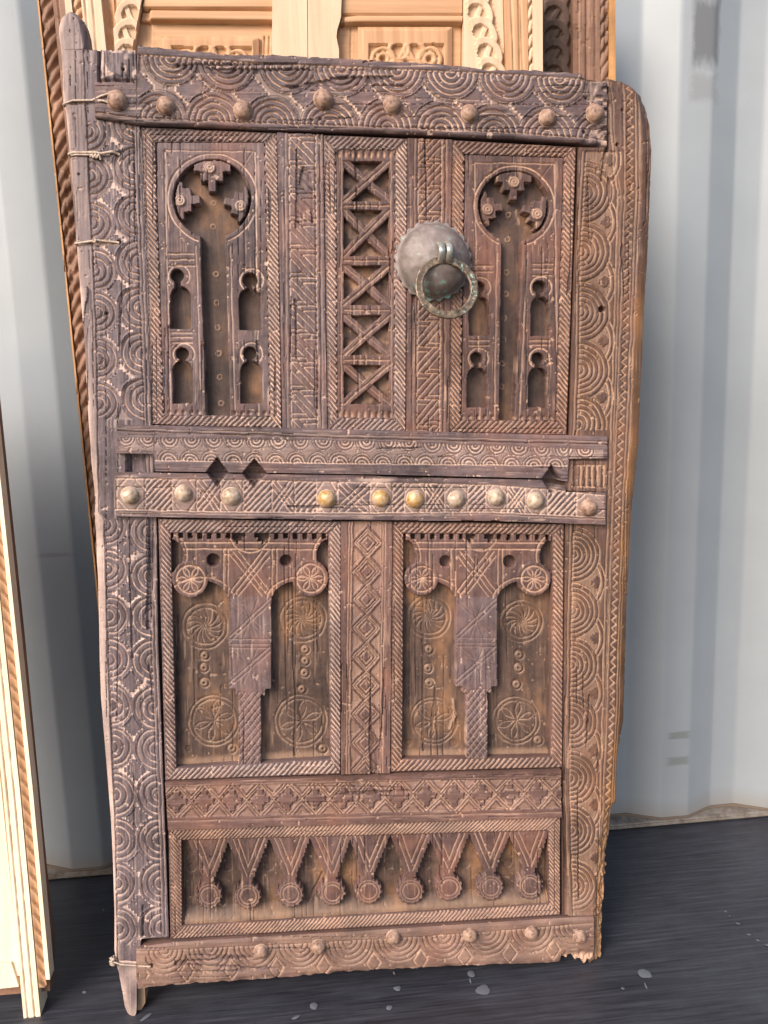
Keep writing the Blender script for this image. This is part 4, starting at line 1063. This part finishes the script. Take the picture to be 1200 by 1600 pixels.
# right stile
br_ = polyh([(-70, 728), (0, 748), (50, 758), (105, 771), (180, 782), (260, 790)])
C = grid_v(lambda y: np.interp(y, [-70, 260], [724.5, 722.5]), lambda y: np.interp(y, [-70, 260], [784, 792]), Y0, Y1, res=1.4)
braid(C, br_, 21, True); relief('braided_carving', pale, PALE_L, P_PALE, C, 1, 28, k=KP)
strip('fluted_stile', pale, P_PALE, PALE, [(784.5, Y0), (821, Y0), (826, Y1), (792.5, Y1)], 6, fn=groove_cols([(797, 801), (808, 811), (811, 815)]))
strip('rope_moulding', pale, P_PALE, PALE_L, [(821, Y0), (829, Y0), (833, Y1), (826, Y1)], 4, fn=rope(23, 1.6))
strip('outer_strip', pale, P_PALE, PALE_L, [(829, Y0), (845, Y0), (846, Y1), (833, Y1)], 8)

# ================================================================== BROWN DOOR, REARMOST
KB = K * 1.15
brown = P_BROWN.empty('brown_carved_door', 'reddish brown carved door with a rope twist edge, rearmost, against the corrugated wall', 'door')
def bx(y): return np.interp(y, [-70, 0, 850, 1400], [50, 58, 143, 198])
slab('door_leaf', brown, P_BROWN, [(70, -60), (955, -60), (945, 1300), (205, 1390), (145, 800)], -.045, -.016, BROWN_D)
def vstrip(name, d0, d1, mat, base, fn=None, y1=1380):
    C = grid_v(lambda y: bx(y) + d0, lambda y: bx(y) + d1, Y0, y1, res=1.6)
    wS = d1 - d0; C.S = (C.PX - bx(C.PY) - d0) / wS
    if fn: fn(C)
    C.wear('y', .6); relief(name, brown, mat, P_BROWN, C, base, 22, k=KB)
vstrip('outer_strip', 0, 3.5, ORANGE, 2)
def rope2(C):
    ph = (C.y + 1.3 * (C.x - bx(C.PY))) / 25.0; C.g(np.abs(ph - np.round(ph)) * 15, 4.5, 3.6, .3); C.H += 2.5 * np.sin(C.S * math.pi)
vstrip('rope_moulding', 4, 24, BROWN, 0, rope2)
vstrip('flat_stile', 24.5, 52, BROWN, 3, lambda C: C.g(np.abs(C.S - .32) * 27, 1.5, 2, .1))
def cx_(x, y0=0): return x
C = grid_q((846, Y0), (895, Y0), (893, Y1), (847, Y1), res=1.5)
braid(C, lambda y: 874 + 0 * y, 20, True); relief('braided_carving', brown, BROWN_D, P_BROWN, C, -6, 18, k=KB)
strip('flat_stile', brown, P_BROWN, BROWN, [(895.5, Y0), (936, Y0), (936, Y1), (893.5, Y1)], 3, fn=lambda C: (C.g(np.abs(C.PX - 904), 2, -1.5, .9, (vn(C.PY / 9, C.PX / 9, 151) > .25).astype(float)), C.g(np.abs(C.PX - 915), 1.5, 2, .1), C.g(np.abs(C.PX - 929), 1.4, 2, .1), C.wear('y')), k=KB)
strip('rope_moulding', brown, P_BROWN, BROWN, [(936.5, Y0), (950, Y0), (950, Y1), (936.5, Y1)], 1, fn=lambda C: (rope(24, 1.5)(C), C.wear('y')), k=KB)
strip('outer_strip', brown, P_BROWN, ORANGE, [(950.5, Y0), (960, Y0), (961, Y1), (950.5, Y1)], 3, k=KB)

# ================================================================== PALE DOOR AT THE LEFT EDGE
KS = K * .92
side = P_SIDE.empty('pale_side_door', 'pale door with serrated rope edge standing alone, leftmost, its side cropped', 'door')
def sx(y): return np.interp(y, [-900, 690, 1000, 1240, 1526, 1600], [-176, -3, 29, 54, 80, 87])
slab('door_leaf', side, P_SIDE, [(-620, 520), (sx(520) - 2, 520), (sx(1000) - 2, 1000), (sx(1500) - 2, 1500), (75, 1556), (-420, 1600)], -.045, -.014, BROWN)
def sstrip(name, d0, d1, mat, base, y1, fn=None, y0=520, thick=26):
    C = grid_v(lambda y: sx(y) + d0, lambda y: sx(y) + d1, y0, y1, res=1.3)
    C.S = (C.PX - sx(C.PY) - d0) / (d1 - d0)
    if fn: fn(C)
    C.H += .4 * (fbm(C.PX / 10, C.PY / 60, 160) - .45)
    relief(name, side, mat, P_SIDE, C, base, thick, k=KS)
sstrip('outer_strip', -7.5, 0, PALE_W, 6, 1527)
def serr(C):
    ph = (C.y - 1.15 * (C.x - sx(C.PY))) / 21.0; f = ph - np.floor(ph)
    C.H += -7 * f * sm(C.S * 1.3); C.D = np.maximum(C.D, .9 * ((f > .8) & (C.S > .15)))  # notches coloured brown, their shade painted in
sstrip('rope_moulding', -20, -8, PALE, 4, 1541, serr)
sstrip('fluted_stile', -48, -20.5, PALE_W, 5, 1588, lambda C: (C.g(np.abs(C.PX - sx(C.PY) + 41), 1.3, 2.4, .95), C.g(np.abs(C.PX - sx(C.PY) + 30), 1.3, 2.4, .95)), thick=45)
strip('door_panel', side, P_SIDE, PALE_W, [(-620, 520), (sx(520) - 49, 520), (sx(1525) - 49, 1525), (-420, 1560)], -1, res=8, k=KS)
strip('bottom_rail', side, P_SIDE, PALE_W, [(-420, 1500), (18, 1502), (30, 1540), (-420, 1585)], 3, res=4, k=KS)

# ================================================================== CONTAINER WALL
wa, wb = floor_pt(76, 1378), floor_pt(1200, 1278)
wd = (wb - wa) / np.linalg.norm(wb - wa); wn_ = np.array([-wd[1], wd[0], 0])
wall = bpy.data.objects.new('container_wall', None); COL.objects.link(wall)
m = Matrix.Identity(4)
for i in range(3): m[i][0] = wd[i]; m[i][1] = wn_[i]; m[i][3] = wa[i]
wall.matrix_world = m; wall['label'] = 'pale grey corrugated metal container wall behind the leaning doors'; wall['category'] = 'wall'; wall['kind'] = 'thing'
mw, nt, b, N, L = nodes('painted_steel')
tc = N('ShaderNodeTexCoord')
n1 = N('ShaderNodeTexNoise', i_Scale=3.0, i_Detail=6.0, i_Roughness=.6); L(tc.outputs['Object'], n1.inputs['Vector'])
cr = N('ShaderNodeValToRGB'); ramp(cr, [(.3, (.262, .278, .290)), (.7, (.305, .322, .334))]); L(n1.outputs['Fac'], cr.inputs[0]); c = cr.outputs[0]
sep = N('ShaderNodeSeparateXYZ'); L(tc.outputs['Object'], sep.inputs[0])
def smear(c, cx, cz, wx, wz, col, strength, sc):
    dx = mathn(N, L, 'DIVIDE', mathn(N, L, 'ABSOLUTE', mathn(N, L, 'SUBTRACT', sep.outputs[0], cx)), wx)
    dz = mathn(N, L, 'DIVIDE', mathn(N, L, 'ABSOLUTE', mathn(N, L, 'SUBTRACT', sep.outputs[2], cz)), wz)
    d = mathn(N, L, 'MAXIMUM', dx, dz)
    mp = N('ShaderNodeMapping'); mp.inputs['Scale'].default_value = sc; L(tc.outputs['Object'], mp.inputs['Vector'])
    nn = N('ShaderNodeTexNoise', i_Scale=1.0, i_Detail=5.0, i_Roughness=.7); L(mp.outputs[0], nn.inputs['Vector'])
    d = mathn(N, L, 'ADD', d, mathn(N, L, 'MULTIPLY', mathn(N, L, 'SUBTRACT', nn.outputs['Fac'], .5), .9))
    mr = N('ShaderNodeMapRange'); mr.inputs[1].default_value = 1.0; mr.inputs[2].default_value = .55; mr.inputs[3].default_value = 0; mr.inputs[4].default_value = strength
    L(d, mr.inputs[0]); return mixc(N, L, mr.outputs[0], c, col)
c = smear(c, 1.592, 1.905, .040, .085, (.11, .11, .112), .85, (40, 40, 14))
c = smear(c, 1.590, 1.79, .040, .035, (.20, .20, .20), .6, (30, 30, 60))
c = smear(c, 1.580, .245, .035, .012, (.165, .180, .155), .7, (18, 18, 120))
c = smear(c, 1.580, .175, .035, .014, (.165, .180, .155), .7, (14, 14, 120))
c = smear(c, .09, .80, .05, .006, (.19, .18, .19), .5, (25, 25, 90))
# grime climbing from the floor
gz = N('ShaderNodeMapRange'); gz.inputs[1].default_value = .055; gz.inputs[2].default_value = .0; L(mathn(N, L, 'ADD', sep.outputs[2], mathn(N, L, 'MULTIPLY', n1.outputs['Fac'], -.04)), gz.inputs[0])
c = mixc(N, L, mathn(N, L, 'MULTIPLY', gz.outputs[0], .55), c, (.22, .18, .14))
sp = N('ShaderNodeTexNoise', i_Scale=55.0, i_Detail=2.0); L(tc.outputs['Object'], sp.inputs['Vector'])
ms = N('ShaderNodeMapRange'); ms.inputs[1].default_value = .74; ms.inputs[2].default_value = .80; L(sp.outputs['Fac'], ms.inputs[0])
c = mixc(N, L, mathn(N, L, 'MULTIPLY', ms.outputs[0], .35), c, (.24, .23, .23))
L(c, b.inputs['Base Color']); b.inputs['Roughness'].default_value = .42
bp = N('ShaderNodeBump'); bp.inputs['Strength'].default_value = .12; bp.inputs['Distance'].default_value = .01; L(n1.outputs['Fac'], bp.inputs['Height']); L(bp.outputs[0], b.inputs['Normal'])
PER, NF, SLP, DEP = .2966, .075, .078, .036
prof = []
def corner(s, y, s_in, s_out):                            # small bend radius at each fold
    pass
k0 = -5
while True:
    s0 = .052 + PER * k0
    if s0 > 4.0: break
    prof += [(s0, .012), (s0 + NF, .012), (s0 + NF + SLP, .012 + DEP), (s0 + PER - SLP, .012 + DEP)]
    k0 += 1
rp = []
for i in range(len(prof)):
    if i in (0, len(prof) - 1): rp.append(prof[i]); continue
    p0, p1, p2 = map(np.array, (prof[i - 1], prof[i], prof[i + 1]))
    e0 = p1 + (p0 - p1) / np.linalg.norm(p0 - p1) * .007; e1 = p1 + (p2 - p1) / np.linalg.norm(p2 - p1) * .007
    for t in (0, .25, .5, .75, 1): rp.append(tuple((1 - t) ** 2 * e0 + 2 * t * (1 - t) * p1 + t * t * e1))
zs = np.linspace(.016, 2.6, 14); nP = len(rp)
V = [(s, y + .0015 * math.sin(z * 5 + s * 3), z) for z in zs for s, y in rp]
Q = [(i * nP + j, i * nP + j + 1, (i + 1) * nP + j + 1, (i + 1) * nP + j) for i in range(len(zs) - 1) for j in range(nP - 1)]
link('corrugated_sheet', mesh_np('corrugated_sheet', V, Q, None, np.ones(len(Q), bool)), mw, wall)
# sill of the container under the sheet
ms_, nt, b, N, L = nodes('grimy_sill')
tc = N('ShaderNodeTexCoord'); n1 = N('ShaderNodeTexNoise', i_Scale=40.0, i_Detail=6.0, i_Roughness=.7); L(tc.outputs['Object'], n1.inputs['Vector'])
cr = N('ShaderNodeValToRGB'); ramp(cr, [(.3, (.08, .06, .045)), (.5, (.19, .155, .125)), (.72, (.28, .25, .22))]); L(n1.outputs['Fac'], cr.inputs[0]); L(cr.outputs[0], b.inputs['Base Color']); b.inputs['Roughness'].default_value = .8
bm = bmesh.new()
bmesh.ops.create_cube(bm, size=1)
for v in bm.verts: v.co = Vector((v.co.x * 5.2 + 1.2, (v.co.y + .5) * .08 + .002, (v.co.z + .5) * .014 + .002))
bmesh.ops.bevel(bm, geom=[e for e in bm.edges], offset=.004, segments=2, affect='EDGES')
me = bpy.data.meshes.new('wall_sill'); bm.to_mesh(me); bm.free(); link('wall_sill', me, ms_, wall)
# weld bead of grime along the foot of the sheet
V = []; Q = []; rr = .0045; n = 6
for i, (s, y) in enumerate(rp):
    for k in range(n):
        a = 2 * math.pi * k / n; r = rr * (.7 + .8 * float(vn(s * 30, 0, 171))); V.append((s, y - .001 + r * math.cos(a), .0175 + r * math.sin(a)))
for i in range(nP - 1):
    for k in range(n):
        k2 = (k + 1) % n; Q.append((i * n + k, i * n + k2, (i + 1) * n + k2, (i + 1) * n + k))
mb, nt, b, N, L = nodes('weld_grime'); b.inputs['Base Color'].default_value = (.13, .095, .07, 1); b.inputs['Roughness'].default_value = .9
link('weld_bead', mesh_np('weld_bead', V, Q, None, np.ones(len(Q), bool)), mb, wall)

# ================================================================== FLOOR
fl = bpy.data.objects.new('floor', None)
mf, nt, b, N, L = nodes('dark_wood_vinyl')
tc = N('ShaderNodeTexCoord')
mp = N('ShaderNodeMapping'); mp.inputs['Scale'].default_value = (6.0, 150, 1); L(tc.outputs['Object'], mp.inputs['Vector'])
g1 = N('ShaderNodeTexNoise', i_Scale=1.0, i_Detail=7.0, i_Roughness=.65, i_Distortion=.25); L(mp.outputs[0], g1.inputs['Vector'])
cr = N('ShaderNodeValToRGB'); ramp(cr, [(.30, (.010, .010, .013)), (.5, (.026, .026, .032)), (.72, (.052, .053, .065))]); L(g1.outputs['Fac'], cr.inputs[0]); c = cr.outputs[0]
n2 = N('ShaderNodeTexNoise', i_Scale=5.0, i_Detail=6.0, i_Roughness=.65); L(tc.outputs['Object'], n2.inputs['Vector'])
mr = N('ShaderNodeMapRange'); mr.inputs[1].default_value = .45; mr.inputs[2].default_value = .8; mr.inputs[4].default_value = .18; L(n2.outputs['Fac'], mr.inputs[0])
c = mixc(N, L, mr.outputs[0], c, (.13, .135, .16))
# scuffs drawn along the boards
mp3 = N('ShaderNodeMapping'); mp3.inputs['Scale'].default_value = (3.5, 130, 1); mp3.inputs['Rotation'].default_value = (0, 0, .04); mp3.inputs['Location'].default_value = (4, 2, 0); L(tc.outputs['Object'], mp3.inputs['Vector'])
n3 = N('ShaderNodeTexNoise', i_Scale=1.0, i_Detail=3.0); L(mp3.outputs[0], n3.inputs['Vector'])
mr3 = N('ShaderNodeMapRange'); mr3.inputs[1].default_value = .70; mr3.inputs[2].default_value = .80; mr3.inputs[4].default_value = .25; L(n3.outputs['Fac'], mr3.inputs[0])
c = mixc(N, L, mr3.outputs[0], c, (.22, .23, .27))
n4 = N('ShaderNodeTexNoise', i_Scale=140.0, i_Detail=2.0); L(tc.outputs['Object'], n4.inputs['Vector'])
mr4 = N('ShaderNodeMapRange'); mr4.inputs[1].default_value = .78; mr4.inputs[2].default_value = .84; mr4.inputs[4].default_value = .3; L(n4.outputs['Fac'], mr4.inputs[0])
c = mixc(N, L, mr4.outputs[0], c, (.35, .36, .38))
L(c, b.inputs['Base Color'])
rr_ = N('ShaderNodeMapRange'); rr_.inputs[3].default_value = .38; rr_.inputs[4].default_value = .62; L(g1.outputs['Fac'], rr_.inputs[0]); L(rr_.outputs[0], b.inputs['Roughness'])
bp = N('ShaderNodeBump'); bp.inputs['Strength'].default_value = .35; bp.inputs['Distance'].default_value = .0015; L(g1.outputs['Fac'], bp.inputs['Height']); L(bp.outputs[0], b.inputs['Normal'])
V = [(-3, -4, 0), (5, -4, 0), (5, .3, 0), (-3, .3, 0)]
fo = link('floor', mesh_np('floor', V, [(0, 1, 2, 3)]), mf, None); fo.matrix_world = m.copy(); fo['kind'] = 'structure'
minv = np.array(m.inverted())
msp, nt, b, N, L = nodes('dried_paint'); b.inputs['Base Color'].default_value = (.105, .108, .122, 1); b.inputs['Roughness'].default_value = .7
def splat(x, y, r, seed, stretch=1.0, ang=0.0):
    p = floor_pt(x, y); p = minv[:3, :3] @ p + minv[:3, 3]
    V = [(0, 0, .0012)]; n = 16
    for ring, h in ((.6, .0012), (1.0, .0003)):
        for k in range(n):
            t = 2 * math.pi * k / n; q = r * ring * (.75 + .5 * float(vn(math.cos(t) * 1.5 + 9, math.sin(t) * 1.5 + 9, seed)))
            xx, yy = q * math.cos(t) * stretch, q * math.sin(t)
            V.append((xx * math.cos(ang) - yy * math.sin(ang), xx * math.sin(ang) + yy * math.cos(ang), h))
    bm = bmesh.new(); vs = [bm.verts.new(v) for v in V]
    for k in range(n):
        k2 = (k + 1) % n; bm.faces.new((vs[0], vs[1 + k], vs[1 + k2])); bm.faces.new((vs[1 + k], vs[1 + n + k], vs[1 + n + k2], vs[1 + k2]))
    me = bpy.data.meshes.new('paint_spot'); bm.to_mesh(me); bm.free()
    o = link('paint_spot', me, msp, fo, True); o.location = (float(p[0]), float(p[1]), .001)
for i, (x, y, r, st, an) in enumerate(((1007, 1522, .013, 1, 0), (1009, 1541, .002, 4, 1.4), (755, 1547, .012, 1.2, 0), (736, 1522, .009, .8, 0), (735, 1533, .002, 4, 1.5), (490, 1573, .008, 1, 0), (463, 1590, .003, 3, .5),
    (616, 1521, .004, .7, 0), (621, 1545, .007, 1, 0), (608, 1575, .006, 1, 0), (973, 1545, .0035, .7, 1), (974, 1545, .002, 2, 1), (228, 1590, .004, 3, .8), (162, 1422, .003, 1, 0), (1134, 1425, .003, 1, 0), (1200, 1478, .002, 3, -.6), (1153, 1444, .0022, 2, -.6), (1170, 1461, .002, 2, -.6), (1140, 1432, .0016, 1, -.6), (1184, 1470, .0018, 2, -.6), (132, 1551, .004, 1, 0))):
    splat(x, y, r, 180 + i, st, an)
for t in bpy.data.objects:
    pass
